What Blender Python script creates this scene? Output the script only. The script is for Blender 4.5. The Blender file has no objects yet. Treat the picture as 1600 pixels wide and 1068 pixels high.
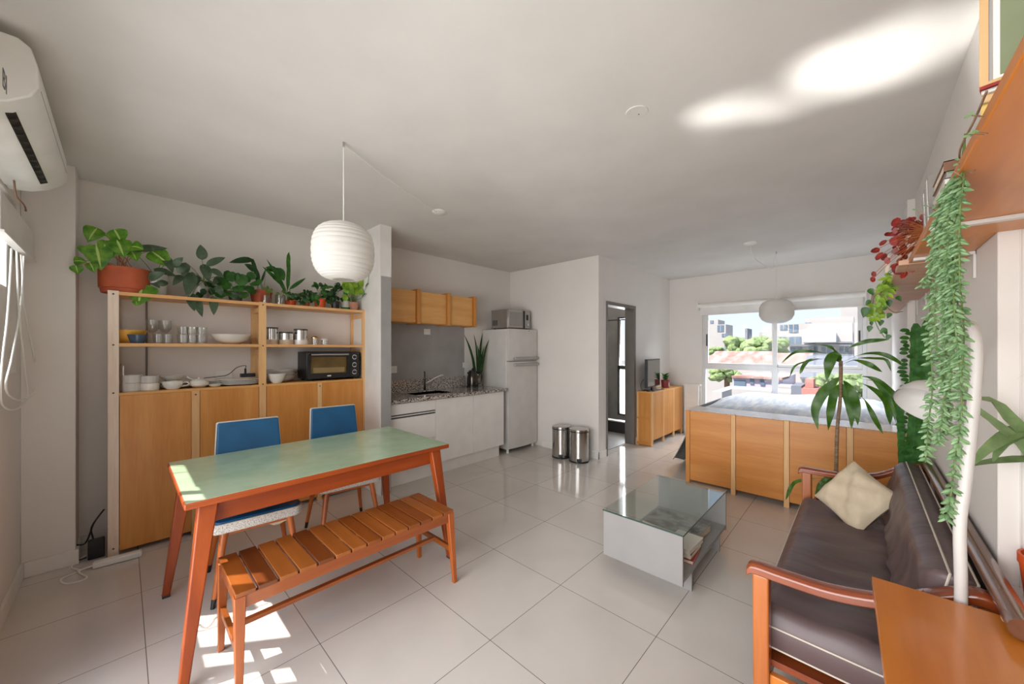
import bpy, bmesh, math, random
from mathutils import Vector, Matrix, Euler
random.seed(7)
PI = math.pi
scn = bpy.context.scene
COL = scn.collection

# ------------------------------------------------------------------ camera, world, sun, window light, exposure
FP = 577.0; YAW = 0.7587; CAMH = 1.4725
cd = bpy.data.cameras.new('camera'); cam = bpy.data.objects.new('camera', cd); COL.objects.link(cam)
cam.location = (0, 0, CAMH); cam.rotation_euler = (PI/2, 0, YAW - PI/2)
cd.sensor_fit = 'HORIZONTAL'; cd.sensor_width = 36; cd.lens = FP/1600*36
cd.shift_y = 10.6/1600; cd.clip_start = 0.02; cd.clip_end = 600
scn.camera = cam
scn.view_settings.view_transform = 'Standard'; scn.view_settings.look = 'None'
scn.view_settings.gamma = 1; scn.view_settings.use_curve_mapping = False
scn.view_settings.exposure = -0.05
scn.cycles.use_denoising = True
scn.cycles.max_bounces = 14; scn.cycles.diffuse_bounces = 7; scn.cycles.glossy_bounces = 6
scn.cycles.transmission_bounces = 8; scn.cycles.transparent_max_bounces = 12
scn.cycles.sample_clamp_indirect = 8.0
scn.cycles.caustics_reflective = False; scn.cycles.caustics_refractive = False

w = bpy.data.worlds.new('sky'); scn.world = w; w.use_nodes = True
nt = w.node_tree; nt.nodes.clear()
wo = nt.nodes.new('ShaderNodeOutputWorld'); bg = nt.nodes.new('ShaderNodeBackground')
tc = nt.nodes.new('ShaderNodeTexCoord'); sp = nt.nodes.new('ShaderNodeSeparateXYZ'); rp = nt.nodes.new('ShaderNodeValToRGB')
rp.color_ramp.elements[0].position = 0.0; rp.color_ramp.elements[0].color = (0.86, 0.93, 1.0, 1)
rp.color_ramp.elements[1].position = 0.55; rp.color_ramp.elements[1].color = (0.42, 0.62, 1.0, 1)
nt.links.new(tc.outputs['Generated'], sp.inputs[0]); nt.links.new(sp.outputs['Z'], rp.inputs[0])
nt.links.new(rp.outputs[0], bg.inputs[0]); bg.inputs[1].default_value = 1.2
nt.links.new(bg.outputs[0], wo.inputs[0])

def lamp(name, typ, loc, rot, energy, color=(1, 1, 1), **kw):
    l = bpy.data.lights.new(name, typ); l.energy = energy; l.color = color
    for k, v in kw.items(): setattr(l, k, v)
    o = bpy.data.objects.new(name, l); COL.objects.link(o); o.location = loc
    o.rotation_euler = rot
    return o
def aim(d): return Vector(d).to_track_quat('-Z', 'Y').to_euler()
SUN = Vector((0.8, -0.6, -1.486)).normalized()
lamp('sun', 'SUN', (-5, 5, 12), aim(SUN), 9.5, (1.0, 0.96, 0.90), angle=0.009)
lamp('balcony_door_daylight', 'AREA', (-1.7, 1.05, 1.45), aim((1, 0, -0.05)), 170, (1.0, 0.99, 0.98), shape='RECTANGLE', size=4.2, size_y=2.9, spread=math.radians(130))
lamp('bedroom_sky_daylight', 'AREA', (8.0, 0.97, 3.6), aim((-.75, 0, -.66)), 800, (0.93, 0.965, 1.0), shape='RECTANGLE', size=3.5, size_y=1.8)
lamp('bathroom_lamp_light', 'POINT', (5.25, 3.3, 2.45), (0, 0, 0), 16, (1, .97, .93), shadow_soft_size=.1)
lamp('bathroom_window_daylight', 'AREA', (6.75, 3.13, 1.15), aim((-1, -.1, 0)), 90, (0.95, 0.98, 1.0), shape='RECTANGLE', size=0.5, size_y=1.8)
lamp('side_window_daylight', 'AREA', (-0.80, 3.05, 1.90), aim((1, 0, -.2)), 2, (1.0, 0.98, 0.95), shape='RECTANGLE', size=0.8, size_y=0.6)
pw = lamp('bedroom_window_portal', 'AREA', (6.90, 0.97, 1.28), aim((-1, 0, 0)), 1, shape='RECTANGLE', size=1.9, size_y=1.6)
pw.data.cycles.is_portal = True
# narrow lamps added above the floor stand in for sun reflected onto the ceiling
RD = Vector((0.8, -0.6, 1.486)).normalized()
for (cx_, cy_, sx, sy, f_) in ((.66, 1.60, .035, .22, 5), (.72, 1.55, .05, .34, 3), (.80, 1.52, .03, .40, 5), (.86, 1.44, .05, .30, 4), (.96, 1.36, .04, .22, 4), (.70, 1.70, .10, .05, 5),
                           (.62, 1.02, .05, .50, 4), (.68, .98, .08, .62, 3), (.76, 1.02, .03, .60, 6), (.80, .96, .10, .60, 3), (.90, .92, .05, .56, 5), (.96, .98, .06, .44, 4), (1.03, .90, .03, .36, 3), (.72, 1.20, .22, .05, 4), (.86, .72, .30, .12, 4),
                           (.60, 2.20, .05, .03, 4), (.68, 2.18, .10, .03, 4), (.94, 1.72, .12, .03, 1.5)):
    xv = (Vector((0, 1, 0))-RD*RD.y).normalized(); zv = -RD; yv = zv.cross(xv)
    lamp('floor_reflection_lamp', 'AREA', (cx_, cy_, 0.03), Matrix((xv, yv, zv)).transposed().to_euler(), f_*1.7*sx*sy, (1, .985, .95), shape='RECTANGLE', size=sy, size_y=sx, spread=math.radians(5))

# ------------------------------------------------------------------ helpers
def S(r, g, b):
    f = lambda c: (c/255/12.92) if c/255 <= .04045 else ((c/255+.055)/1.055)**2.4
    return (f(r), f(g), f(b), 1)
MATS = {}
def mat(name, col, rough=.5, metal=0, col2=None, ns=6.0, stretch=(1, 1, 1), bump=0, trans=0, spec=None, alpha=None, coat=0, sss=0, bscale=None, contrast=(.35, .65), ior=None):
    m = bpy.data.materials.new(name); m.use_nodes = True; n = m.node_tree.nodes; L = m.node_tree.links
    p = n['Principled BSDF']; p.inputs['Base Color'].default_value = col
    p.inputs['Roughness'].default_value = rough; p.inputs['Metallic'].default_value = metal
    if trans: p.inputs['Transmission Weight'].default_value = trans
    if ior: p.inputs['IOR'].default_value = ior
    if coat: p.inputs['Coat Weight'].default_value = coat; p.inputs['Coat Roughness'].default_value = .08
    if spec is not None: p.inputs['Specular IOR Level'].default_value = spec
    t = n.new('ShaderNodeTexCoord'); mp = n.new('ShaderNodeMapping'); mp.inputs['Scale'].default_value = stretch
    L.new(t.outputs['Object'], mp.inputs[0])
    nz = n.new('ShaderNodeTexNoise'); nz.inputs['Scale'].default_value = ns; nz.inputs['Detail'].default_value = 5
    L.new(mp.outputs[0], nz.inputs[0])
    r = n.new('ShaderNodeValToRGB'); c2 = col2 or tuple(min(1, c*.93) for c in col[:3])+(1,)
    r.color_ramp.elements[0].color = c2; r.color_ramp.elements[1].color = col
    r.color_ramp.elements[0].position = contrast[0]; r.color_ramp.elements[1].position = contrast[1]
    L.new(nz.outputs['Fac'], r.inputs[0]); L.new(r.outputs[0], p.inputs['Base Color'])
    if bump:
        b = n.new('ShaderNodeBump'); b.inputs['Strength'].default_value = bump; b.inputs['Distance'].default_value = .01
        nb = n.new('ShaderNodeTexNoise'); nb.inputs['Scale'].default_value = bscale or ns*3; L.new(mp.outputs[0], nb.inputs[0])
        L.new(nb.outputs['Fac'], b.inputs['Height']); L.new(b.outputs[0], p.inputs['Normal'])
    MATS[name] = m
    return m
def wood(name, c1, c2, axis='z', rough=.4, ns=9, coat=0, c3=None):
    st = {'x': (.12, 1.6, 1.6), 'y': (1.6, .12, 1.6), 'z': (1.6, 1.6, .12)}[axis]
    m = mat(name, c1, rough, 0, c2, ns, st, bump=.04, coat=coat, contrast=(.3, .7))
    n = m.node_tree.nodes; L = m.node_tree.links; p = n['Principled BSDF']
    old = p.inputs['Base Color'].links[0].from_node; mp = [x for x in n if x.type == 'MAPPING'][0]
    fine = n.new('ShaderNodeTexNoise'); fine.inputs['Scale'].default_value = ns*7; fine.inputs['Detail'].default_value = 3; L.new(mp.outputs[0], fine.inputs[0])
    mx = n.new('ShaderNodeMix'); mx.data_type = 'RGBA'; mx.blend_type = 'MULTIPLY'; mx.inputs['Factor'].default_value = .28
    L.new(old.outputs[0], mx.inputs['A']); L.new(fine.outputs['Color'], mx.inputs['B'])
    rr = n.new('ShaderNodeValToRGB'); L.new(fine.outputs['Fac'], rr.inputs[0]); rr.color_ramp.elements[0].color = (.72, .68, .62, 1); rr.color_ramp.elements[0].position = .35; rr.color_ramp.elements[1].position = .6
    L.new(rr.outputs[0], mx.inputs['B']); L.new(mx.outputs['Result'], p.inputs['Base Color'])
    return m
def B(): return bmesh.new()
def bx(bm, x0, x1, y0, y1, z0, z1):
    vs = [bm.verts.new((x, y, z)) for z in (z0, z1) for x, y in ((x0, y0), (x1, y0), (x1, y1), (x0, y1))]
    for f in ((0, 3, 2, 1), (4, 5, 6, 7), (0, 1, 5, 4), (1, 2, 6, 5), (2, 3, 7, 6), (3, 0, 4, 7)): bm.faces.new([vs[i] for i in f])
    return bm
def hexa(bm, lo, hi):           # two quads (4 points each)
    vs = [bm.verts.new(p) for p in list(lo)+list(hi)]
    for f in ((0, 3, 2, 1), (4, 5, 6, 7), (0, 1, 5, 4), (1, 2, 6, 5), (2, 3, 7, 6), (3, 0, 4, 7)): bm.faces.new([vs[i] for i in f])
    return bm
def bar(bm, a, b, wa, wb, da=None, db=None):   # tapered square bar
    a = Vector(a); b = Vector(b); da = da or wa; db = db or wb
    if abs((b-a).normalized().z) > .6: ux, uy = Vector((1, 0, 0)), Vector((0, 1, 0))
    else:
        d = (b-a).normalized(); ux = d.cross(Vector((0, 0, 1))).normalized(); uy = Vector((0, 0, 1))
    q = lambda c, w_, d_: [c-ux*w_/2-uy*d_/2, c+ux*w_/2-uy*d_/2, c+ux*w_/2+uy*d_/2, c-ux*w_/2+uy*d_/2]
    hexa(bm, q(a, wa, da), q(b, wb, db)); return bm
def tube(bm, pts, r, n=8, caps=True):
    pts = [Vector(p) for p in pts]; R = r if isinstance(r, (list, tuple)) else [r]*len(pts)
    rings = []; up = Vector((0.13, .31, 1)).normalized()
    for i, p in enumerate(pts):
        d = (pts[min(i+1, len(pts)-1)]-pts[max(i-1, 0)]).normalized()
        if abs(d.dot(up)) > .98: up = Vector((1, .1, 0)).normalized()
        u = d.cross(up).normalized(); v = d.cross(u); up = -v if v.dot(up) < 0 else v
        v = d.cross(u)
        rings.append([bm.verts.new(p+(u*math.cos(2*PI*k/n)+v*math.sin(2*PI*k/n))*R[i]) for k in range(n)])
    for a, b in zip(rings, rings[1:]):
        for k in range(n): bm.faces.new((a[k], a[(k+1) % n], b[(k+1) % n], b[k]))
    if caps and n > 2: bm.faces.new(rings[0][::-1]); bm.faces.new(rings[-1])
    return bm
def smooth_path(pts, k=6):
    pts = [Vector(p) for p in pts]; out = []
    P = [pts[0]*2-pts[1]]+pts+[pts[-1]*2-pts[-2]]
    for i in range(1, len(P)-2):
        for j in range(k):
            t = j/k; a, b, c, d = P[i-1], P[i], P[i+1], P[i+2]
            out.append(.5*((2*b)+(c-a)*t+(2*a-5*b+4*c-d)*t*t+(3*b-a-3*c+d)*t**3))
    out.append(pts[-1]); return out
def lathe(bm, prof, c=(0, 0, 0), n=28, M=None):
    c = Vector(c); rings = []
    for r, z in prof:
        if r < 1e-5: rings.append([bm.verts.new(c+(M@Vector((0, 0, z)) if M else Vector((0, 0, z))))])
        else:
            rg = []
            for k in range(n):
                v = Vector((r*math.cos(2*PI*k/n), r*math.sin(2*PI*k/n), z)); rg.append(bm.verts.new(c+(M@v if M else v)))
            rings.append(rg)
    for a, b in zip(rings, rings[1:]):
        if len(a) == 1 and len(b) == 1: continue
        for k in range(n):
            if len(a) == 1: bm.faces.new((a[0], b[(k+1) % n], b[k]))
            elif len(b) == 1: bm.faces.new((a[k], a[(k+1) % n], b[0]))
            else: bm.faces.new((a[k], a[(k+1) % n], b[(k+1) % n], b[k]))
    return bm
def blob(bm, c, rx, ry, rz, M=None, seg=12, e=1.0):
    c = Vector(c); sg = lambda v: (abs(v)**e)*(1 if v >= 0 else -1); rings = []
    for i in range(seg+1):
        th = PI*i/seg; r = sg(math.sin(th)); z = sg(math.cos(th))
        if i in (0, seg): v = Vector((0, 0, z*rz)); rings.append([bm.verts.new(c+(M@v if M else v))]); continue
        rg = []
        for k in range(seg*2):
            a = 2*PI*k/(seg*2); v = Vector((rx*r*sg(math.cos(a)), ry*r*sg(math.sin(a)), rz*z)); rg.append(bm.verts.new(c+(M@v if M else v)))
        rings.append(rg)
    n = seg*2
    for a, b in zip(rings, rings[1:]):
        for k in range(n):
            if len(a) == 1: bm.faces.new((a[0], b[k], b[(k+1) % n]))
            elif len(b) == 1: bm.faces.new((a[k], b[0], a[(k+1) % n]))
            else: bm.faces.new((a[k], b[k], b[(k+1) % n], a[(k+1) % n]))
    return bm
def chain(o):
    M = Matrix.Identity(4)
    while o is not None:
        M = Matrix.Translation(o.location) @ o.rotation_euler.to_matrix().to_4x4() @ M; o = o.parent
    return M
def obj(name, bm, m, parent=None, smooth=False, bevel=0, local=False, seg=2, origin=True):
    me = bpy.data.meshes.new(name)
    bmesh.ops.recalc_face_normals(bm, faces=bm.faces[:])
    if parent is not None and not local: bm.transform(chain(parent).inverted())
    o = bpy.data.objects.new(name, me)
    if parent is None and origin and not local and len(bm.verts):
        xs = [v.co.x for v in bm.verts]; ys = [v.co.y for v in bm.verts]; zs = [v.co.z for v in bm.verts]
        c = Vector(((min(xs)+max(xs))/2, (min(ys)+max(ys))/2, min(zs))); bm.transform(Matrix.Translation(-c)); o.location = c
    if smooth:
        for f in bm.faces: f.smooth = True
    bm.to_mesh(me); bm.free()
    if smooth == 'auto':
        for e in me.edges: pass
    me.materials.append(m if not isinstance(m, str) else MATS[m])
    COL.objects.link(o); o.parent = parent
    if smooth:
        try: me.set_sharp_from_angle(angle=math.radians(40))
        except Exception: pass
    if bevel:
        b = o.modifiers.new('bevel', 'BEVEL'); b.width = bevel; b.segments = seg; b.limit_method = 'ANGLE'; b.angle_limit = math.radians(35)
        for f in me.polygons: f.use_smooth = True
        try: me.set_sharp_from_angle(angle=math.radians(50))
        except Exception: pass
    return o
def tag(o, label=None, cat=None, group=None, kind=None):
    for k, v in (('label', label), ('category', cat), ('group', group), ('kind', kind)):
        if v: o[k] = v
    return o
def thing(name, label, cat, loc=(0, 0, 0), rz=0, group=None):
    o = bpy.data.objects.new(name, None); COL.objects.link(o); o.location = loc; o.rotation_euler = (0, 0, rz)
    o.empty_display_size = .05
    return tag(o, label, cat, group)
def struct(name, bm, m, **k): return tag(obj(name, bm, m, **k), kind='structure')
def dup(o, loc=None, rz=None, label=None, parent=None):
    c = o.copy(); COL.objects.link(c); c.parent = parent
    if loc is not None: c.location = loc
    if rz is not None: c.rotation_euler = (0, 0, rz)
    if label: c['label'] = label
    for ch in [x for x in COL.objects if x.parent == o and x != c]: dup(ch, parent=c)
    return c
# where a sight line of the camera crosses a real plane of the room
CS, SN = math.cos(YAW), math.sin(YAW)
def ray(u, v):
    r = (u-800)/FP; return Vector((CS+r*SN, SN-r*CS, -(v-544.6)/FP))
def ay(u, v, Y): d = ray(u, v); return Vector((0, 0, CAMH))+d*(Y/d.y)
def ax(u, v, X): d = ray(u, v); return Vector((0, 0, CAMH))+d*(X/d.x)
def az(u, v, Z): d = ray(u, v); return Vector((0, 0, CAMH))+d*((Z-CAMH)/d.z)
def ad(u, v, D): d = ray(u, v); return Vector((0, 0, CAMH))+d*D      # D = depth in metres
# leaves
def leaf(bm, p, d, L, W, droop=.6, prof='lance', fold=.25, n=7, up=(0, 0, 1), twist=0, wave=0):
    p = Vector(p); d = Vector(d).normalized(); up = Vector(up)
    side = d.cross(up)
    if side.length < .05: side = d.cross(Vector((1, .3, 0)))
    side.normalize()
    if twist: side = Matrix.Rotation(twist, 3, d) @ side
    F = {'lance': lambda t: math.sin(PI*t**.8)**.85 if 0 < t < 1 else 0, 'strap': lambda t: min(1, t*6+.35)*(1-t**3.5),
         'round': lambda t: math.sqrt(max(0, 1-(2*t-1)**2)), 'heart': lambda t: math.sin(PI*max(.012, t)**.5)**.85 if t < 1 else 0}[prof]
    rows = []; ph = random.random()*6
    for i in range(n+1):
        t = i/n; wv = W/2*max(F(t), .02)
        nrm = side.cross(d).normalized()
        if nrm.z < 0: nrm = -nrm
        lift = nrm*wv*fold
        wb = nrm*wave*math.sin(t*14+ph)
        rows.append([bm.verts.new(p-side*wv+lift+wb), bm.verts.new(p), bm.verts.new(p+side*wv+lift-wb)])
        p = p+d*(L/n); d = (d+Vector((0, 0, -1))*droop/n).normalized(); s2 = side-d*side.dot(d)
        side = s2.normalized()
    for a, b in zip(rows, rows[1:]):
        bm.faces.new((a[0], a[1], b[1], b[0])); bm.faces.new((a[1], a[2], b[2], b[1]))
    return p
def stalk(bm, a, b, r=.002, sag=.0, n=5):
    a = Vector(a); b = Vector(b); tube(bm, [a.lerp(b, i/n)+Vector((0, 0, sag*math.sin(PI*i/n))) for i in range(n+1)], r, 5)

# ------------------------------------------------------------------ materials
mat('wall', S(222, 217, 211), .85, col2=S(218, 213, 207), ns=2, bump=.02, bscale=60)
mat('ceiling', S(214, 211, 206), .9, ns=2)
mat('white_paint', S(224, 221, 216), .55)
mat('white_trim', S(226, 223, 217), .35)
mat('white_lacquer', S(228, 225, 220), .3)
mat('white_plastic', S(228, 227, 220), .3)
mat('white_metal', S(204, 201, 196), .42)
mat('cement', S(168, 165, 162), .7, col2=S(140, 138, 136), ns=3, bump=.03, contrast=(.2, .8))
mat('bath_tile', S(138, 133, 128), .4, col2=S(122, 118, 114), ns=3)
mat('door_frame', S(112, 106, 100), .5)
mat('alu', S(214, 213, 212), .35)
mat('black', S(22, 22, 23), .4)
mat('black_gloss', S(14, 14, 16), .08, coat=.5)
mat('dark_grey', S(60, 58, 56), .4)
mat('steel', S(200, 198, 194), .18, 1, S(188, 185, 180), 3, (1, 1, .05))
mat('chrome', S(225, 225, 225), .06, 1)
mat('gold', S(200, 160, 110), .25, 1)
mat('silver', S(175, 172, 168), .3, .7)
mat('glass', (1, 1, 1, 1), .0, trans=1, ior=1.45)
mat('pane', (1, 1, 1, 1), .0, trans=1, ior=1.0, spec=.5)
mat('smoke_glass', S(60, 54, 44), .05, trans=.75, ior=1.3)
wood('honey', S(214, 150, 78), S(198, 128, 56), 'z', .38, 7)
wood('honey_h', S(212, 146, 74), S(194, 122, 50), 'y', .38, 7)
wood('honey_x', S(226, 172, 104), S(212, 152, 82), 'x', .38, 7)
wood('pine', S(228, 184, 130), S(216, 166, 108), 'z', .5, 7)
wood('pine_x', S(226, 178, 122), S(212, 158, 100), 'x', .5, 7)
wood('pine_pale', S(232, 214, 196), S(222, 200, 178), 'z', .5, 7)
wood('teak_x', S(160, 70, 14), S(134, 52, 8), 'x', .45, 8)
wood('teak', S(164, 74, 18), S(136, 54, 10), 'z', .45, 8)
wood('slat', S(150, 82, 28), S(118, 58, 18), 'y', .36, 5, .15)
wood('slat_b', S(168, 98, 40), S(138, 74, 26), 'y', .36, 5, .15)
wood('slat_c', S(120, 62, 22), S(92, 44, 14), 'y', .36, 5, .15)
wood('bench_x', S(170, 94, 40), S(142, 70, 26), 'x', .3, 8, .3)
wood('chair_wood', S(180, 96, 38), S(152, 74, 24), 'z', .35, 8, .2)
wood('sofa_wood', S(150, 74, 34), S(112, 46, 20), 'y', .25, 6, .5)
wood('sofa_wood_z', S(188, 110, 52), S(150, 78, 32), 'z', .3, 6, .3)
wood('sofa_rail', S(122, 82, 62), S(92, 54, 38), 'x', .25, 6, .5)
wood('side_top', S(206, 124, 40), S(180, 96, 24), 'x', .3, 4, .35)
wood('shelf_wood', S(200, 124, 44), S(176, 98, 28), 'x', .4, 4, .15)
wood('plank', S(206, 164, 136), S(186, 140, 112), 'y', .5, 4)
mat('laminate', S(176, 196, 166), .25, col2=S(160, 184, 150), ns=7, contrast=(.3, .7), coat=.2)
mat('blue_vinyl', S(8, 82, 124), .42, col2=S(6, 70, 110), ns=5)
mat('piping_white', S(205, 196, 182), .6)
mat('speckle', S(212, 206, 198), .8, col2=S(150, 145, 140), ns=160, contrast=(.42, .5))
mat('leather', S(98, 80, 80), .46, col2=S(84, 68, 68), ns=7, stretch=(1.6, .16, .16), bump=.55, bscale=13, coat=.05)
mat('linen', S(200, 184, 158), .9, col2=S(190, 172, 146), ns=12, bump=.3, bscale=30)
mat('bedding', S(232, 234, 238), .8, col2=S(200, 208, 222), ns=3, stretch=(1, 6, 1), contrast=(.4, .6))
mat('blanket', S(150, 150, 150), .9)
mat('granite', S(190, 182, 174), .12, col2=S(50, 44, 40), ns=75, contrast=(.42, .54))
mat('terracotta', S(186, 92, 56), .7, col2=S(164, 74, 42), ns=8)
mat('terracotta_old', S(188, 140, 116), .8, col2=S(160, 108, 84), ns=14)
mat('orange_pot', S(214, 84, 34), .5)
mat('red_pot', S(128, 46, 44), .4)
mat('white_pot', S(222, 222, 218), .4)
mat('soil', S(52, 38, 28), .95, ns=60, bump=.5)
mat('porcelain', S(226, 222, 212), .2, coat=.2)
mat('grey_ceramic', S(200, 195, 188), .3)
mat('yellow_ceramic', S(226, 170, 76), .3)
mat('blue_ceramic', S(62, 82, 104), .2, coat=.3)
mat('cork', S(206, 186, 160), .8, ns=60)
mat('paper', S(244, 240, 232), .8)
mat('page', S(222, 212, 194), .9, ns=40, stretch=(1, 1, 12), col2=S(196, 184, 166))
for n_, c_ in dict(book_red=(170, 52, 44), book_tan=(198, 160, 110), book_teal=(62, 110, 126), book_dark=(52, 46, 44), book_brown=(120, 84, 62), book_grey=(150, 146, 142), book_white=(214, 208, 200), book_yellow=(208, 176, 96)).items():
    mat(n_, S(*c_), .6)
mat('photo_cover', S(150, 146, 142), .35, col2=S(84, 80, 78), ns=14, contrast=(.4, .6))
mat('photo_cover_b', S(196, 192, 184), .4, col2=S(96, 92, 88), ns=40, contrast=(.42, .56))
mat('art_green', S(128, 134, 104), .6, col2=S(108, 116, 84), ns=3)
mat('art_leaf', S(150, 178, 84), .6, col2=S(196, 204, 110), ns=10)
for n_, a_, b_ in (('leaf_bright', (128, 176, 52), (62, 124, 30)), ('leaf_lime', (168, 192, 58), (110, 158, 40)), ('leaf_mid', (64, 118, 38), (36, 84, 26)),
                   ('leaf_dark', (44, 84, 34), (26, 58, 24)), ('leaf_grey', (92, 112, 86), (66, 88, 64)), ('leaf_sedum', (148, 180, 130), (112, 148, 100)),
                   ('leaf_red', (168, 40, 34), (96, 22, 26)), ('leaf_olive', (116, 140, 62), (80, 108, 44)), ('leaf_drac', (84, 126, 30), (48, 92, 24))):
    m_ = mat(n_, S(*a_), .4, col2=S(*b_), ns=22, contrast=(.35, .7))
    m_.node_tree.nodes['Principled BSDF'].inputs['Subsurface Weight'].default_value = 0
mat('stem_green', S(92, 112, 56), .6)
mat('stem_red', S(176, 96, 40), .6)
mat('bark', S(150, 124, 98), .8, col2=S(104, 82, 62), ns=20, stretch=(1, 1, 6), bump=.3)
mat('cactus', S(66, 116, 50), .5, col2=S(40, 84, 36), ns=30)
# floor: polished 60 cm tiles
fm = bpy.data.materials.new('floor_tiles'); fm.use_nodes = True; n = fm.node_tree.nodes; L = fm.node_tree.links; p = n['Principled BSDF']
t = n.new('ShaderNodeTexCoord'); mp = n.new('ShaderNodeMapping'); mp.inputs['Location'].default_value = (-.079+6, -.165+6, 0)
L.new(t.outputs['Object'], mp.inputs[0]); bk = n.new('ShaderNodeTexBrick'); bk.offset = 0; bk.squash = 1
bk.inputs['Scale'].default_value = 1; bk.inputs['Brick Width'].default_value = .6; bk.inputs['Row Height'].default_value = .6; bk.inputs['Mortar Size'].default_value = .0017; bk.inputs['Mortar Smooth'].default_value = 0
bk.inputs['Color1'].default_value = S(208, 201, 193); bk.inputs['Color2'].default_value = S(203, 196, 188); bk.inputs['Mortar'].default_value = S(112, 106, 100)
L.new(mp.outputs[0], bk.inputs[0])
nz = n.new('ShaderNodeTexNoise'); nz.inputs['Scale'].default_value = 2.5; nz.inputs['Detail'].default_value = 8; L.new(mp.outputs[0], nz.inputs[0])
r_ = n.new('ShaderNodeValToRGB'); r_.color_ramp.elements[0].position = .35; r_.color_ramp.elements[0].color = (.93, .925, .92, 1); r_.color_ramp.elements[1].position = .62; L.new(nz.outputs['Fac'], r_.inputs[0])
mx = n.new('ShaderNodeMix'); mx.data_type = 'RGBA'; mx.blend_type = 'MULTIPLY'; mx.inputs['Factor'].default_value = 1
L.new(bk.outputs['Color'], mx.inputs['A']); L.new(r_.outputs[0], mx.inputs['B']); L.new(mx.outputs['Result'], p.inputs['Base Color'])
p.inputs['Roughness'].default_value = .075; p.inputs['Specular IOR Level'].default_value = .55
MATS['floor_tiles'] = fm
# bathroom glass, frosted
def thin_glass(name, tint, refl):
    m = bpy.data.materials.new(name); m.use_nodes = True; n = m.node_tree.nodes; L = m.node_tree.links; n.clear()
    o = n.new('ShaderNodeOutputMaterial'); t_ = n.new('ShaderNodeBsdfTransparent'); t_.inputs[0].default_value = tint
    g = n.new('ShaderNodeBsdfGlossy'); g.inputs['Roughness'].default_value = .01; lw = n.new('ShaderNodeLayerWeight'); lw.inputs[0].default_value = .5; mx = n.new('ShaderNodeMixShader'); pw_ = n.new('ShaderNodeMath'); pw_.operation = 'POWER'; pw_.inputs[1].default_value = 4; L.new(lw.outputs['Facing'], pw_.inputs[0]); ma = n.new('ShaderNodeMath'); ma.operation = 'MULTIPLY_ADD'; ma.inputs[1].default_value = .7 if refl > .01 else .25; ma.inputs[2].default_value = refl; L.new(pw_.outputs[0], ma.inputs[0])
    L.new(ma.outputs[0], mx.inputs[0]); L.new(t_.outputs[0], mx.inputs[1]); L.new(g.outputs[0], mx.inputs[2]); L.new(mx.outputs[0], o.inputs[0]); MATS[name] = m
thin_glass('pane', (.985, .99, .99, 1), .008); thin_glass('top_glass', (.92, .965, .945, 1), .05); thin_glass('glass', (.94, .95, .94, 1), .09); thin_glass('smoke_glass', (.80, .74, .60, 1), .04)
fr_ = bpy.data.materials.new('frosted'); fr_.use_nodes = True; q = fr_.node_tree; q.nodes.clear(); o_ = q.nodes.new('ShaderNodeOutputMaterial'); a_ = q.nodes.new('ShaderNodeBsdfTranslucent'); b_ = q.nodes.new('ShaderNodeBsdfTransparent'); x_ = q.nodes.new('ShaderNodeMixShader'); x_.inputs[0].default_value = .5
q.links.new(a_.outputs[0], x_.inputs[1]); q.links.new(b_.outputs[0], x_.inputs[2]); q.links.new(x_.outputs[0], o_.inputs[0]); MATS['frosted'] = fr_
# lantern paper: thin translucent
lm = mat('lantern_paper', S(228, 225, 219), .9)
ln_ = lm.node_tree; tr = ln_.nodes.new('ShaderNodeBsdfTranslucent'); tr.inputs[0].default_value = S(228, 225, 219); ms = ln_.nodes.new('ShaderNodeMixShader'); ms.inputs[0].default_value = .35
ln_.links.new(ln_.nodes['Principled BSDF'].outputs[0], ms.inputs[1]); ln_.links.new(tr.outputs[0], ms.inputs[2]); ln_.links.new(ms.outputs[0], ln_.nodes['Material Output'].inputs[0])
for k in list(MATS):
    if k.startswith('leaf_'):      # leaves let a little light through
        m_ = MATS[k]; q = m_.node_tree; tr = q.nodes.new('ShaderNodeBsdfTranslucent'); ms = q.nodes.new('ShaderNodeMixShader'); ms.inputs[0].default_value = .3
        src = q.nodes['Principled BSDF'].inputs['Base Color'].links[0].from_socket; q.links.new(src, tr.inputs[0])
        q.links.new(q.nodes['Principled BSDF'].outputs[0], ms.inputs[1]); q.links.new(tr.outputs[0], ms.inputs[2]); q.links.new(ms.outputs[0], q.nodes['Material Output'].inputs[0])

# ------------------------------------------------------------------ room shell
CZ = 2.72; XF = 6.85; YB = 4.18; YR = -.32; XL = -.45; XK = 4.36; YH = 2.545
struct('floor', bx(B(), XL-.2, XF+.2, -1.1, 4.6, -.12, 0), 'floor_tiles', origin=False)
struct('ceiling', bx(B(), XL-.2, XF+.2, -1.1, 4.6, CZ, CZ+.15), 'ceiling')
# left wall with balcony door and a side window
b = B(); T0, T1 = XL-.14, XL
bx(b, T0, T1, -1.0, -.35, 0, CZ); bx(b, T0, T1, -.35, 2.40, 2.28, CZ); bx(b, T0, T1, 2.40, 2.56, 0, CZ)
bx(b, T0, T1, 2.56, 3.78, 0, 1.33); bx(b, T0, T1, 2.56, 3.78, 2.36, CZ); bx(b, T0, T1, 3.78, 4.5, 0, CZ)
struct('wall_left', b, 'wall')
b = B(); bx(b, XL, -.22, 3.91, 4.4, 0, CZ); struct('wall_left_pier', b, 'wall', bevel=.004)
b = B(); bx(b, -.22, XK+.1, YB, YB+.15, 0, CZ); struct('wall_back', b, 'wall')
b = B(); bx(b, -.22, 1.77, YB-.018, YB, 0, 2.22); bx(b, 3.38, XK, YB-.018, YB, 0, 2.20); bx(b, 1.9, 3.38, YB-.018, YB, 1.78, 2.21); struct('trim_1', b, 'wall')
b = B(); bx(b, 1.905, 3.39, YB-.02, YB, .93, 1.80); struct('trim_2', b, 'cement')
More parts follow.
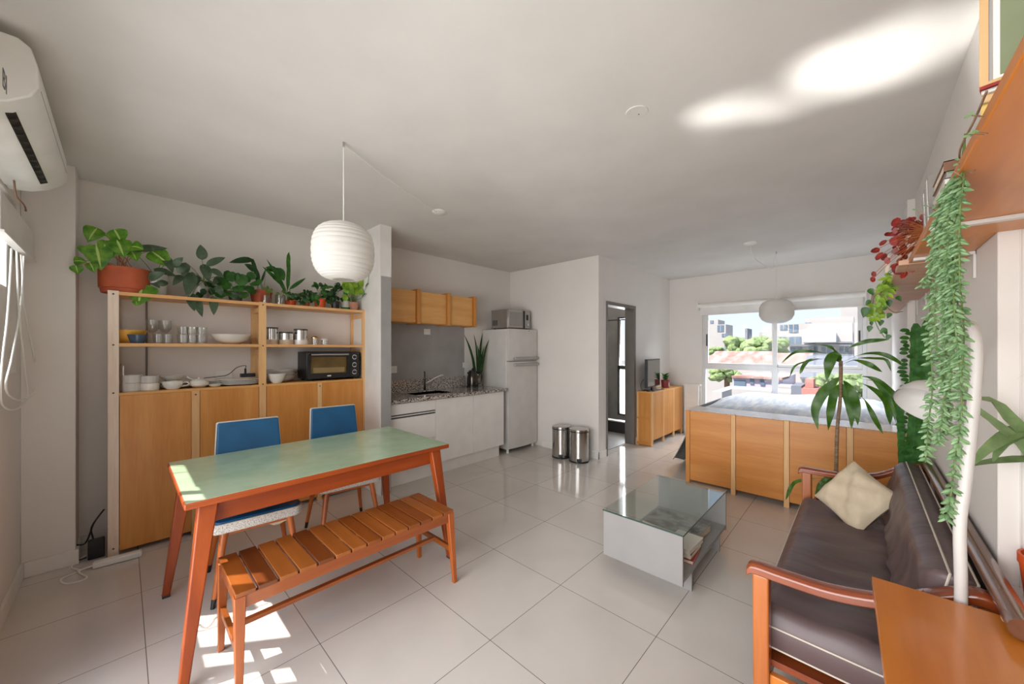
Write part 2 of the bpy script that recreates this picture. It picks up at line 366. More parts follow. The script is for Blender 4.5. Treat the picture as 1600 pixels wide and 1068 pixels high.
b = B(); bx(b, 1.775, 1.895, 3.50, YB, 2.205, CZ); struct('wall_kitchen_pier', b, 'white_paint')
b = B(); bx(b, 1.775, 1.785, 3.503, YB, 0, 2.205); struct('trim_3', b, 'white_paint')
b = B(); bx(b, 1.785, 1.895, 3.503, YB, 0, 2.205); struct('trim_4', b, 'cement')
b = B(); bx(b, XK, XK+.12, YH, YB, 0, CZ); struct('wall_kitchen_side', b, 'wall', bevel=.004)
# hall wall with bathroom doorway
DX0, DX1, DZ = 4.56, 5.42, 2.115
b = B(); bx(b, XK+.12, DX0, YH, YH+.13, 0, CZ); bx(b, DX0, DX1, YH, YH+.13, DZ, CZ); bx(b, DX1, XF, YH, YH+.13, 0, CZ); struct('wall_hall', b, 'wall')
b = B(); bx(b, DX0-.005, DX0+.03, YH-.012, YH+.14, 0, DZ); bx(b, DX1-.03, DX1+.03, YH-.012, YH+.14, 0, DZ); bx(b, DX0-.006, DX1+.031, YH-.0135, YH+.1415, DZ-.035, DZ+.012)
struct('door_1', b, 'door_frame', bevel=.003)
# bathroom beyond it
b = B(); bx(b, XK+.12, 6.65, 4.0, 4.1, 0, CZ); bx(b, XK+.02, XK+.12, YH+.13, 4.0, 0, CZ)
BX = 6.5
bx(b, BX, BX+.1, YH+.13, 2.9, 0, CZ); bx(b, BX, BX+.1, 3.36, 4.0, 0, CZ); bx(b, BX, BX+.1, 2.9, 3.36, 0, .24); bx(b, BX, BX+.1, 2.9, 3.36, 2.06, CZ); bx(b, BX, BX+.1, 2.9, 3.36, 1.08, 1.16)
struct('wall_bathroom', b, 'bath_tile')
b = B(); bx(b, XK+.12, 6.5, YH+.13, 4.0, .001, .006); struct('floor_bathroom', b, 'bath_tile')
b = B(); bx(b, 5.95, 6.05, YH+.14, 3.98, .006, .20); o = obj('shower_curb', b, 'dark_grey', bevel=.006); tag(o, 'grey shower curb at the back of the bathroom', 'curb')
b = B(); bx(b, 5.93, 6.07, YH+.14, 3.98, .20, .215); obj('curb_cap', b, 'white_trim', o)
b = B(); bx(b, BX-.03, BX, 3.33, 3.37, .24, 2.06); bx(b, BX-.03, BX, 2.9, 3.37, 1.10, 1.14); bx(b, BX-.03, BX, 2.9, 3.37, 2.04, 2.07); bx(b, BX-.03, BX, 2.9, 3.37, .22, .25); bx(b, BX-.03, BX, 2.89, 2.93, .24, 2.06)
wb = struct('window_3', b, 'dark_grey')
b = B(); hexa(b, [(BX-.10, 3.30, 1.16), (BX-.03, 3.33, 1.16), (BX-.03, 3.35, 1.16), (BX-.10, 3.33, 1.16)], [(BX-.03, 3.30, 2.02), (BX-.02, 3.33, 2.02), (BX-.02, 3.35, 2.02), (BX-.03, 3.33, 2.02)]); obj('open_sash', b, 'silver', wb)
b = B(); bx(b, BX+.02, BX+.03, 2.9, 3.36, .24, 1.08); obj('window_pane', b, 'frosted', wb)
b = B(); tube(b, [(6.0, YH+.14, 1.98), (6.0, 3.98, 1.98)], .010); tag(obj('shower_rail', b, 'black', smooth=True), 'thin shower rail across the bathroom seen through the doorway', 'rail')
b = B(); lathe(b, [(0, 0), (.12, 0), (.14, .03), (.11, .06), (0, .07)], (5.15, 2.98, 2.60), 24); tag(obj('shower_ceiling_lamp', b, 'white_plastic', smooth=True), 'round white ceiling lamp inside the bathroom doorway', 'ceiling lamp')
# right wall: pier face at X 1.96, recess nearer the balcony
b = B(); bx(b, 1.96, XF, YR-.5, YR, 0, CZ); struct('wall_right', b, 'wall', bevel=.003)
b = B(); bx(b, XL, 1.96, -1.0, -.88, 0, CZ); struct('wall_right_recess', b, 'wall')
b = B(); bx(b, 4.53, XF, YR-.1, YR+.045, 0, CZ); struct('wall_right_pier', b, 'wall')
b = B(); bx(b, 1.955, 1.96, YR-.14, YR-.13, 0, CZ); bx(b, 1.955, 1.96, YR-.045, YR-.043, 0, CZ); struct('trim_5', b, 'white_paint')
# window wall
b = B(); X0, X1 = XF, XF+.2; WY0, WY1, WZ0, WZ1 = -.05, 1.99, .48, 2.14
bx(b, X0, X1, -1.0, WY0, 0, CZ); bx(b, X0, X1, WY1, 2.8, 0, CZ); bx(b, X0, X1, WY0, WY1, 0, WZ0); bx(b, X0, X1, WY0, WY1, WZ1, CZ)
struct('wall_window', b, 'wall')
# bedroom window
b = B(); f0, f1 = XF+.01, XF+.07; ym = .97
for (y0, y1, z0, z1) in ((WY0, WY1, WZ0, WZ0+.05), (WY0, WY1, WZ1-.05, WZ1), (WY0, WY0+.045, WZ0, WZ1), (WY1-.045, WY1, WZ0, WZ1), (WY0, WY1, 1.13, 1.19), (ym-.04, ym+.04, WZ0, 1.19)):
    e_ = .002 if z1-z0 > .3 else 0; bx(b, f0-e_, f1+e_, y0, y1, z0, z1)
wn = struct('window_1', b, 'alu', bevel=.004)
for (y0, y1, xo) in ((ym-.035, WY1-.045, .0), (WY0+.045, ym+.035, .03)):
    b = B()
    for (a0, a1, z0, z1) in ((y0, y1, 1.19, 1.235), (y0, y1, WZ1-.095, WZ1-.05), (y0, y0+.05, 1.19, WZ1-.05), (y1-.05, y1, 1.19, WZ1-.05)): e_ = .0015 if z1-z0 > .3 else 0; bx(b, f0+xo-.02-e_, f0+xo+.015+e_, a0, a1, z0, z1)
    s_ = obj('sliding_sash', b, 'alu', wn, bevel=.003)
    b = B(); bx(b, f0+xo-.003, f0+xo+.001, y0+.05, y1-.05, 1.235, WZ1-.095); obj('window_pane', b, 'pane', s_)
    b = B(); yy = y1-.03 if xo == 0 else y0+.03; bx(b, f0+xo-.034, f0+xo-.02, yy-.009, yy+.009, 1.52, 1.72); obj('window_handle', b, 'black', s_, bevel=.003)
b = B(); bx(b, f0+.02, f0+.024, WY0+.045, ym-.04, WZ0+.05, 1.13); bx(b, f0+.02, f0+.024, ym+.04, WY1-.045, WZ0+.05, 1.13); obj('fixed_pane', b, 'pane', wn)
# window blind cassette
t = thing('roller_blind', 'white roller blind cassette above the bedroom window', 'blind', (XF-.06, .97, 2.1))
b = B(); tube(b, [(XF-.06, -.03, 2.20), (XF-.06, 2.03, 2.20)], .038, 16); obj('blind_roll', b, 'white_trim', t, smooth=True)
b = B(); bx(b, XF-.045, XF-.04, -.01, 2.01, 2.05, 2.20); bx(b, XF-.055, XF-.03, -.01, 2.01, 2.04, 2.055); obj('blind_fabric', b, 'white_paint', t)
for y_ in (2.03, -.045): obj('blind_bracket', bx(B(), XF-.11, XF-.001, y_, y_+.015, 2.14, 2.25), 'white_trim', t)
# side window frame with its bars (casts the barred patch of sun)
b = B(); g0, g1 = XL-.06, XL-.02
for (y0, y1, z0, z1) in ((2.56, 3.78, 2.30, 2.36), (2.885, 2.92, 1.33, 2.3), (2.70, 2.755, 1.33, 2.3)):
    bx(b, g0-(.002 if z1 < 2.31 else 0), g1+(.002 if z1 < 2.31 else 0), y0, y1, z0, z1)
bx(b, -.47, -.45, 3.22, 3.78, 1.33, 1.82); bx(b, -.47, -.45, 3.50, 3.78, 1.82, 2.30)  # unseen opaque panels added to shape the sun patch
struct('window_2', b, 'white_trim')
# balcony door frame
b = B()
for (y0, y1, z0, z1) in ((-.35, -.29, 0, 2.28), (2.34, 2.40, 0, 2.28), (-.35, 2.40, 2.22, 2.28), (-.35, 2.4, 0, .05), (1.0, 1.06, 0, 2.28)): e_ = .002 if z1-z0 > 1 else 0; bx(b, g0-e_, g1+e_, y0, y1, z0, z1)
struct('door_2', b, 'white_trim')
# baseboards
b = B(); bx(b, XL, XL+.015, 2.4, 3.91, 0, .10); struct('baseboard_left', b, 'white_trim', bevel=.003)
b = B(); bx(b, XL+.015, -.205, 3.895, 3.91, 0, .10); bx(b, -.22, -.205, 3.91, YB-.018, 0, .10); struct('baseboard_pier', b, 'white_trim', bevel=.003)
b = B(); bx(b, -.205, 1.77, YB-.034, YB-.018, 0, .10); struct('baseboard_back', b, 'white_trim', bevel=.003)
b = B(); bx(b, XK-.014, XK, YH-.014, 3.5, 0, .10); bx(b, XK-.014, DX0-.01, YH-.014, YH, 0, .10); struct('baseboard_kitchen', b, 'white_trim', bevel=.003)
b = B(); bx(b, DX1+.035, XF, YH-.014, YH, 0, .10); struct('baseboard_hall', b, 'white_trim', bevel=.003)
b = B(); bx(b, 1.96, XF, YR, YR+.014, 0, .10); struct('baseboard_right', b, 'white_trim', bevel=.003)
# ledge in the recess
b = B(); bx(b, 1.66, 1.955, -.88, -.335, .69, .72); struct('trim_6', b, 'white_paint', bevel=.004)

# ================================================================== large furniture
# ---- open shelving unit with closed doors below
t = thing('shelving_unit', 'tall pine shelving unit with honey plywood doors below, crowded with crockery and plants', 'shelving unit', (.87, 4.0, 0))
FY, BY = 3.84, 4.155
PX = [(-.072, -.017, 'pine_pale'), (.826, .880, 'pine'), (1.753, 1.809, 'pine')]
for x0, x1, m in PX:
    for y0, y1 in ((FY, FY+.035), (BY-.035, BY)): obj('post', bx(B(), x0, x1, y0, y1, 0, 1.885), m, t, bevel=.002)
    for z in (1.83, 1.455, 1.10): obj('shelf_rail', bx(B(), x0+.008, x1-.008, FY+.035, BY-.035, z-.03, z+.01), 'pine', t, bevel=.001)
    for z in (1.86, 1.50, 1.16, .06): obj('screw', lathe(B(), [(0, .0), (.006, 0), (.006, .002), (0, .003)], ((x0+x1)/2, FY-.002, z), 10, Matrix.Rotation(-PI/2, 3, 'X').to_3x3() @ Matrix.Scale(-1, 3, (0, 0, 1))), 'dark_grey', t)
for x0, x1 in ((-.017, .826), (.880, 1.753)):
    for z in (1.855, 1.488): obj('shelf_board', bx(B(), x0, x1, FY-.002, BY, z, z+.025), 'pine_x', t, bevel=.0015)
    obj('cabinet_top', bx(B(), x0, x1, FY+.002, BY, 1.138, 1.158), 'honey_x', t)
    obj('cabinet_back', bx(B(), x0, x1, BY-.012, BY-.002, .05, 1.138), 'honey', t)
    obj('cabinet_bottom', bx(B(), x0, x1, FY+.02, BY-.012, .045, .065), 'honey_x', t)
for x0, x1 in ((.375, .425), (1.303, 1.347)):
    obj('post', bx(B(), x0, x1, FY, FY+.035, 0, 1.14), 'pine', t, bevel=.002)
    obj('screw', lathe(B(), [(0, 0), (.006, 0), (.006, .002), (0, .003)], ((x0+x1)/2, FY-.003, 1.11), 10, Matrix.Rotation(PI/2, 3, 'X').to_3x3()), 'dark_grey', t)
for x0, x1 in ((-.014, .373), (.427, .823), (.883, 1.301), (1.349, 1.75)):
    obj('door', bx(B(), x0, x1, FY-.002, FY+.016, .035, 1.137), 'honey', t, bevel=.0015)

# ---- kitchen
KF = 3.58
t = thing('kitchen_base_cabinet', 'white handleless drawer and door base cabinets under the granite worktop', 'kitchen cabinet', (2.75, 3.88, 0))
obj('body', bx(B(), 1.905, 3.615, KF+.02, YB-.02, .15, .892), 'white_lacquer', t)
obj('plinth', bx(B(), 1.905, 3.575, 3.635, YB-.02, 0, .15), 'white_lacquer', t)
for (x0, x1, z0, z1) in ((1.905, 2.492, .770, .885), (1.905, 2.492, .466, .728), (1.905, 2.492, .165, .448)):
    d_ = obj('drawer_front', bx(B(), x0, x1, KF, KF+.02, z0, z1), 'white_lacquer', t, bevel=.0015)
obj('grip_channel', bx(B(), 1.905, 2.492, KF+.008, KF+.02, .728, .770), 'dark_grey', t)
obj('grip_rail', bx(B(), 1.905, 2.492, KF-.001, KF+.012, .745, .757), 'alu', t)
for x0, x1 in ((2.497, 3.065), (3.070, 3.612)): obj('door', bx(B(), x0, x1, KF, KF+.02, .155, .886), 'white_lacquer', t, bevel=.0015)
t = thing('worktop', 'speckled brown granite kitchen worktop with upstand and sink', 'worktop', (2.76, 3.87, .895))
b = B(); SX0, SX1, SY0, SY1 = 2.35, 2.85, 3.70, 4.03
for (x0, x1, y0, y1) in ((1.90, SX0, 3.545, YB-.021), (SX1, 3.645, 3.545, YB-.021), (SX0, SX1, 3.545, SY0), (SX0, SX1, SY1, YB-.021)): bx(b, x0, x1, y0, y1, .895, .932)
obj('slab', b, 'granite', t)
obj('upstand', bx(B(), 1.90, 3.39, YB-.045, YB-.021, .932, 1.085), 'granite', t, bevel=.002)
b = B(); bx(b, SX0, SX1, SY0, SY1, .76, .765); bx(b, SX0-.004, SX0, SY0, SY1, .76, .928); bx(b, SX1, SX1+.004, SY0, SY1, .76, .928); bx(b, SX0, SX1, SY0-.004, SY0, .76, .928); bx(b, SX0, SX1, SY1, SY1+.004, .76, .928)
obj('sink_bowl', b, 'steel', t)
# tap
fx, fy = 2.66, 4.06
t = thing('kitchen_tap', 'chrome single lever tap with a raised spout behind the sink', 'tap', (fx, fy, .932))
obj('tap_body', lathe(B(), [(0, 0), (.028, 0), (.028, .008), (.02, .012), (.02, .16), (.022, .165), (0, .17)], (fx, fy, .932), 20), 'chrome', t, smooth=True)
obj('spout', tube(B(), [(fx+.01, fy-.01, 1.03), (fx+.1, fy-.06, 1.09), (fx+.18, fy-.11, 1.135), (fx+.20, fy-.12, 1.125)], .011, 10), 'chrome', t, smooth=True)
obj('lever', tube(B(), [(fx, fy, 1.10), (fx+.0, fy, 1.16), (fx-.005, fy+.0, 1.185)], .009, 8), 'black', t, smooth=True)
for (u, v, wd, hh, lb, dark) in ((667, 518, .10, .075, 'white double wall switch just below the kitchen wall cabinets', 0), (614, 577, .10, .085, 'white wall socket beside the kitchen pier above the granite', 0), (727, 570, .10, .075, 'white wall socket behind the kettle', 0)):
    p = ay(u, v, YB-.02); t = thing('wall_socket', lb, 'wall socket', (p.x, YB-.02, p.z))
    obj('plate', bx(B(), p.x-wd/2, p.x+wd/2, YB-.029, YB-.0205, p.z-hh/2, p.z+hh/2), 'white_plastic', t, bevel=.003)
    for s_ in (-.02, .02): obj('module', bx(B(), p.x+s_-.014, p.x+s_+.014, YB-.032, YB-.029, p.z-.02, p.z+.02), 'white_trim', t, bevel=.002)
# wall cabinets
t = thing('kitchen_wall_cabinet', 'honey plywood wall cabinet with three flap doors between upright ribs', 'wall cabinet', (2.66, 4.03, 1.78))
obj('body', bx(B(), 1.93, 3.39, 3.935, YB-.021, 1.785, 2.175), 'honey_x', t)
for x0, x1 in ((1.93, 2.440), (2.49, 2.890), (2.945, 3.335)): obj('door', bx(B(), x0+.002, x1-.002, 3.915, 3.935, 1.79, 2.17), 'honey_x', t, bevel=.0015)
for x in (2.465, 2.917, 3.362): obj('rib', bx(B(), x-.022, x+.022, 3.885, YB-.03, 1.775, 2.195), 'honey', t, bevel=.002)
# fridge
t = thing('refrigerator', 'white two door refrigerator with grey handles standing against the side wall', 'refrigerator', (4.02, 3.87, 0))
obj('body', bx(B(), 3.715, 4.335, 3.63, 4.13, .05, 1.755), 'white_metal', t, bevel=.01)
def fr_door(z0, z1):
    b = B(); pts = [(3.715+.62*i/16, 3.585-.022*math.cos((3.715+.62*i/16-4.025)/.31*PI/2)) for i in range(17)]+[(4.335, 3.626), (3.715, 3.626)]
    lo = [b.verts.new((x, y, z0)) for x, y in pts]; hi = [b.verts.new((x, y, z1)) for x, y in pts]; n = len(pts); b.faces.new(lo[::-1]); b.faces.new(hi)
    for k in range(n): b.faces.new((lo[k], lo[(k+1) % n], hi[(k+1) % n], hi[k]))
    return b
obj('freezer_door', fr_door(1.305, 1.755), 'white_metal', t, smooth=True); obj('fridge_door', fr_door(.065, 1.290), 'white_metal', t, smooth=True)
for z, s_ in ((1.335, 1), (1.245, -1)): obj('handle', bx(B(), 3.80, 4.325, 3.535, 3.572, z-.018, z+.018), 'silver', t, bevel=.008)
obj('emblem', lathe(B(), [(0, 0), (.012, 0), (.012, .003), (0, .004)], (4.12, 3.5615, 1.735), 12, Matrix.Rotation(PI/2, 3, 'X').to_3x3()), 'silver', t)
for x in (3.75, 4.29):
    for y in (3.64, 4.10): obj('foot', lathe(B(), [(0, 0), (.02, 0), (.016, .052), (0, .052)], (x, y, 0), 12), 'white_plastic', t)
# microwave
t = thing('microwave_oven', 'silver microwave oven standing on top of the refrigerator', 'microwave', (3.99, 3.83, 1.757), math.radians(0))
MX0, MX1, MY0, MY1, MZ0, MZ1 = 3.79, 4.27, 3.67, 4.02, 1.772, 2.045
obj('case', bx(B(), MX0, MX1, MY0+.012, MY1, MZ0, MZ1), 'silver', t, bevel=.006)
obj('door', bx(B(), MX0+.005, MX0+.345, MY0-.004, MY0+.012, MZ0+.006, MZ1-.006), 'silver', t, bevel=.004)
obj('door_window', bx(B(), MX0+.03, MX0+.30, MY0-.006, MY0-.003, MZ0+.035, MZ1-.035), 'book_grey', t)
obj('door_handle', bx(B(), MX0+.325, MX0+.345, MY0-.02, MY0-.004, MZ0+.01, MZ1-.01), 'black', t, bevel=.004)
pn = obj('control_panel', bx(B(), MX0+.35, MX1, MY0-.002, MY0+.012, MZ0+.006, MZ1-.006), 'silver', t, bevel=.003)
obj('display', bx(B(), MX0+.39, MX0+.435, MY0-.004, MY0-.002, MZ0+.13, MZ0+.21), 'black', pn)
obj('dial', lathe(B(), [(0, 0), (.022, 0), (.02, .016), (0, .018)], (MX0+.412, MY0-.002, MZ0+.06), 16, Matrix.Rotation(PI/2, 3, 'X').to_3x3()), 'chrome', pn, smooth=True)
for i in range(5):
    obj('vent_slot', bx(B(), MX0-.002, MX0+.001, MY1-.13+.022*i, MY1-.12+.022*i, MZ0+.04, MZ0+.12), 'black', t)
for x in (MX0+.04, MX1-.04):
    for y in (MY0+.04, MY1-.04): obj('foot', lathe(B(), [(0, 0), (.012, 0), (.012, .0165), (0, .0165)], (x, y, 1.7555), 10), 'black', t)
# kettle
kx, ky = 3.40, 3.99
t = thing('electric_kettle', 'dark glossy electric kettle with black handle on the granite worktop', 'kettle', (kx, ky, .932))
obj('base', lathe(B(), [(0, 0), (.085, 0), (.085, .018), (0, .02)], (kx, ky, .932), 24), 'black', t, smooth=True)
obj('body', lathe(B(), [(0, .02), (.078, .02), (.082, .06), (.076, .14), (.062, .2), (.058, .21), (0, .215)], (kx, ky, .932), 28), mat('kettle_metal', S(70, 64, 58), .12, .8), t, smooth=True)
obj('lid', lathe(B(), [(.057, .21), (.05, .235), (.012, .243), (.012, .262), (0, .268)], (kx, ky, .932), 24), 'black', t, smooth=True)
obj('handle', tube(B(), smooth_path([(kx+.05, ky-.02, 1.145), (kx+.105, ky-.045, 1.14), (kx+.122, ky-.05, 1.06), (kx+.105, ky-.04, .985), (kx+.075, ky-.03, .975)], 4), .012, 8), 'black', t, smooth=True)
obj('spout', tube(B(), [(kx-.05, ky+.0, 1.10), (kx-.085, ky+.0, 1.145)], [.02, .012], 8), 'black', t, smooth=True)
# pedal bins
def bin_(x, y, r, h, lab):
    t = thing('pedal_bin', lab, 'bin', (x, y, 0), 0, 'stainless pedal bins against the kitchen side wall')
    obj('body', lathe(B(), [(0, .012), (r, .012), (r, h-.04), (0, h-.04)], (x, y, 0), 40), 'steel', t, smooth=True)
    obj('base_ring', lathe(B(), [(0, 0), (r+.004, 0), (r+.004, .02), (0, .02)], (x, y, 0), 40), 'black', t)
    obj('rim', lathe(B(), [(r*.9, h-.045), (r+.003, h-.045), (r+.003, h-.034), (r*.9, h-.034)], (x, y, 0), 40), 'black', t)
    obj('lid', lathe(B(), [(r+.002, h-.034), (r+.002, h-.01), (r*.8, h-.002), (0, h)], (x, y, 0), 40), 'steel', t, smooth=True)
    d = Vector((-.83, -.55, 0)).normalized(); c = Vector((x, y, .03))+d*(r-.003); q = d.cross(Vector((0, 0, 1)))
    obj('pedal_recess', bar(B(), c-q*.03+Vector((0, 0, .012)), c+q*.03+Vector((0, 0, .012)), .01, .01, .035, .035), 'black', t)
    obj('pedal', bar(B(), c-q*.022+d*.02-Vector((0, 0, .008)), c+q*.022+d*.02-Vector((0, 0, .008)), .03, .03, .008, .008), 'black', t, bevel=.002)
bin_(4.125, 2.985, .12, .43, 'round stainless pedal bin, the one nearer the refrigerator')
bin_(4.13, 2.70, .125, .435, 'round stainless pedal bin, the one nearer the bathroom doorway')

# ---- dining table
TZ = .775
t = thing('dining_table', 'mid-century dining table with pale green top and red-brown splayed legs', 'table', (.93, 2.65, 0))
TX0, TX1, TY0, TY1 = .190, 1.655, 2.205, 3.095
obj('tabletop', bx(B(), TX0, TX1, TY0, TY1, TZ-.032, TZ-.002), 'teak_x', t, bevel=.006)
obj('laminate', bx(B(), TX0+.006, TX1-.006, TY0+.006, TY1-.006, TZ-.002, TZ), 'laminate', t)
ax0, ax1, ay0, ay1 = .285, 1.555, 2.275, 3.025
for y in (ay0, ay1): obj('apron', bx(B(), ax0, ax1, y-.012, y+.012, TZ-.132, TZ-.032), 'teak_x', t, bevel=.002)
for x in (ax0, ax1): obj('apron', bx(B(), x-.012, x+.012, ay0, ay1, TZ-.132, TZ-.032), 'teak', t, bevel=.002)
for sx, x, fxx in ((-1, ax0, .178), (1, ax1, 1.592)):
    for y, fyy in ((ay0-.01, 2.115), (ay1+.01, 3.0)):
        l_ = obj('leg', bar(B(), (x+sx*.005, y, TZ-.033), (fxx, fyy, 0.012), .075, .036, .06, .034), 'teak', t, bevel=.006)
        obj('foot_cap', bar(B(), (fxx, fyy, .014), (fxx, fyy, 0), .038, .034, .036, .032), 'dark_grey', l_)
# ---- slatted bench
t = thing('slatted_bench', 'slatted red-brown wooden bench along the front of the dining table', 'bench', (.88, 2.09, 0))
QX0, QX1, QY0, QY1, QZ = .318, 1.452, 1.885, 2.285, .452
N = 14; wsl = (QX1-QX0-.0)/N
for i in range(N):
    x0 = QX0+wsl*i+.0045; x1 = QX0+wsl*(i+1)-.0045
    o = obj('slat', bx(B(), x0, x1, QY0+(.0 if 0 < i < N-1 else .0), QY1, QZ-.018, QZ), ('slat', 'slat_b', 'slat', 'slat_c', 'slat_b')[(i*3+i//4) % 5], t, bevel=.002)
for y0 in (QY0+.006, QY1-.03): obj('side_rail', bx(B(), QX0+.03, QX1-.03, y0, y0+.024, QZ-.073, QZ-.018), 'bench_x', t, bevel=.002)
for x0 in (QX0+.01, QX1-.034): obj('end_rail', bx(B(), x0, x0+.024, QY0+.03, QY1-.03, QZ-.073, QZ-.018), 'slat', t, bevel=.002)
for x, f in ((QX0+.021, QX0+.012), (QX1-.021, QX1-.008)):
    for y, fy_ in ((QY0+.02, QY0-.018), (QY1-.02, QY1-.012)):
        obj('leg', bar(B(), (x, y, QZ-.018), (f, fy_, 0), .042, .024, .042, .024), 'chair_wood', t, bevel=.003)
for x in (QX0+.018, QX1-.014): obj('cross_stretcher', bar(B(), (x, QY0+.004, .205), (x, QY1-.016, .205), .022, .022, .03, .03), 'slat', t, bevel=.002)
obj('long_stretcher', bar(B(), (QX0+.02, 2.085, .205), (QX1-.016, 2.085, .205), .03, .03, .02, .02), 'bench_x', t, bevel=.002)
# ---- chairs
def cushion(bm, w0, w1, d, z0, z1, r=.05, nseg=5):
    # rounded-corner slab: front width w0, rear width w1
    pts = []
    for (cx, cy, a0) in ((w0/2-r, -d/2+r, -PI/2), (w1/2-r, d/2-r, 0), (-w1/2+r, d/2-r, PI/2), (-w0/2+r, -d/2+r, PI)):
        for k in range(nseg+1): a = a0+PI/2*k/nseg; pts.append((cx+r*math.cos(a), cy+r*math.sin(a)))
    lo = [bm.verts.new((x, y, z0)) for x, y in pts]; hi = [bm.verts.new((x, y, z1)) for x, y in pts]
    n = len(pts); bm.faces.new(lo[::-1]); bm.faces.new(hi)
    for k in range(n): bm.faces.new((lo[k], lo[(k+1) % n], hi[(k+1) % n], hi[k]))
    return pts
def chair():
    t = thing('upholstered_chair', 'blue', 'chair', (0, 0, 0), 0)
    b = B(); cushion(b, .47, .42, .45, .405, .462); obj('seat', b, 'speckle', t, bevel=.012, local=True, seg=3)
    b = B(); cushion(b, .445, .395, .425, .458, .474, .045); obj('seat_top', b, 'blue_vinyl', t, bevel=.008, local=True, seg=3)
    b = B(); pts = cushion(B(), .468, .418, .448, 0, 1); tube(b, [(x, y, .461) for x, y in pts]+[(pts[0][0], pts[0][1], .461)], .0035, 6, False); obj('seat_piping', b, 'piping_white', t, smooth=True, local=True)
    def back(y0, th, ex, bm):
        # trapezoid, wider at the bottom, leaning back
        zb, zt = .52, .968; wb, wt = .40+ex, .352+ex; lean = .075
        for (za, zc) in ((zb, zt),):
            hexa(bm, [(-wb/2, y0, za-ex/2), (wb/2, y0, za-ex/2), (wb/2, y0+th, za-ex/2), (-wb/2, y0+th, za-ex/2)],
                 [(-wt/2, y0+lean, zc+ex/2), (wt/2, y0+lean, zc+ex/2), (wt/2, y0+th+lean, zc+ex/2), (-wt/2, y0+th+lean, zc+ex/2)])
        return bm
    obj('backrest', back(.19, .022, .0, B()), 'blue_vinyl', t, bevel=.010, local=True, seg=3)
    obj('backrest_shell', back(.206, .028, .012, B()), 'piping_white', t, bevel=.012, local=True, seg=3)
    for s_ in (-1, 1):
        obj('back_support', bar(B(), (s_*.15, .20, .40), (s_*.155, .245, .60), .03, .024, .022, .016), 'chair_wood', t, bevel=.004, local=True)
        for (y, fy) in ((-.17, -.215), (.17, .235)):
            l_ = obj('leg', tube(B(), [(s_*.165, y, .405), (s_*.215, fy, .05)], [.021, .0125], 12), 'chair_wood', t, smooth=True, local=True)
            obj('leg_tip', tube(B(), [(s_*.215, fy, .05), (s_*.222, fy+(.006 if fy > 0 else -.006), 0)], [.0135, .011], 12), 'black', l_, smooth=True, local=True)
    obj('seat_frame', bx(B(), -.17, .17, -.17, .17, .375, .406), 'chair_wood', t, local=True)
    return t
c1 = chair(); c1.location = (.592, 2.87, 0); c1.rotation_euler = (0, 0, math.radians(-5))
c1['label'] = 'blue vinyl chair with pale piped seat, tucked in nearer the left end of the table'; c1['group'] = 'blue chairs behind the dining table'
c2 = dup(c1, (1.235, 3.06, 0), math.radians(-6), 'blue vinyl chair behind the right half of the table, nearer the kitchen'); c2['group'] = c1['group']
# tissue-like lining hanging under the first chair
b = B(); g = []
for i in range(9):
    x = -.02+.24*i/8; g.append((b.verts.new((x, -.16, .405)), b.verts.new((x+.01, -.17, .405-.045*math.sin(PI*i/8)-.006*math.sin(i*2.3))), b.verts.new((x+.01, -.06, .403-.03*math.sin(PI*i/8)))))
for a_, c_ in zip(g, g[1:]): b.faces.new((a_[0], c_[0], c_[1], a_[1])); b.faces.new((a_[1], c_[1], c_[2], a_[2]))
obj('sagging_lining', b, 'linen', c1, local=True, smooth=True)

# ---- coffee table
t = thing('coffee_table', 'low light grey coffee table with glass top and open shelf', 'coffee table', (2.69, 1.0, 0))
CX0, CX1, CY0, CY1, CH = 2.215, 3.155, .748, 1.256, .392
mat('grey_lacquer', S(144, 141, 139), .4)
for x0 in (CX0, CX1-.018): obj('end_panel', bx(B(), x0, x0+.018, CY0, CY1, .10, CH), 'grey_lacquer', t, bevel=.0015)
obj('shelf', bx(B(), CX0+.018, CX1-.018, CY0, CY1, .118, .140), 'grey_lacquer', t, bevel=.001)
for x0 in (CX0+.17, CX1-.17): obj('foot_panel', bx(B(), x0-.009, x0+.009, CY0+.002, CY1-.05, 0, .118), 'grey_lacquer', t, bevel=.001)
obj('glass_top', bx(B(), CX0-.004, CX1+.004, CY0-.004, CY1+.004, CH, CH+.009), 'top_glass', t, bevel=.002)
obj('glass_edge', bx(B(), CX0-.005, CX0-.003, CY0-.004, CY1+.004, CH+.001, CH+.008), mat('glass_green', S(40, 70, 62), .1), t)
obj('glass_edge', bx(B(), CX0-.004, CX1+.004, CY0-.0055, CY0-.0035, CH+.001, CH+.008), 'glass_green', t)
def book(x, y, z, w, d, h, cover, rz=0, label='', cat='book', group=None, page='page', name='book'):
    t = thing(name, label, cat, (x, y, z), rz, group)
    o = obj('pages', bx(B(), -w/2+.003, w/2-.003, -d/2+.003, d/2-.002, .002, h-.002), page, t, local=True)
    b = B(); bx(b, -w/2, w/2, -d/2, d/2, h-.002, h); bx(b, -w/2, w/2, -d/2, d/2, 0, .002); bx(b, -w/2, w/2, d/2-.003, d/2, 0, h)
    obj('cover', b, cover, t, local=True)
    return t
gB = 'magazines and books on the coffee table shelf'
book(2.60, 1.02, .140, .30, .36, .035, 'photo_cover_b', .05, 'large flat book with speckled pale cover on the coffee table shelf', group=gB)
book(2.82, 1.0, .140, .30, .38, .05, 'photo_cover', -.06, 'large grey photo book lying furthest back on the coffee table shelf', group=gB)
book(2.52, .84, .140, .22, .15, .022, 'book_red', .1, 'thin reddish paperback at the bottom of the small pile in the coffee table', group=gB)
book(2.53, .845, .162, .21, .15, .030, 'book_brown', .0, 'brown spined paperback in the middle of the small pile in the coffee table', group=gB)
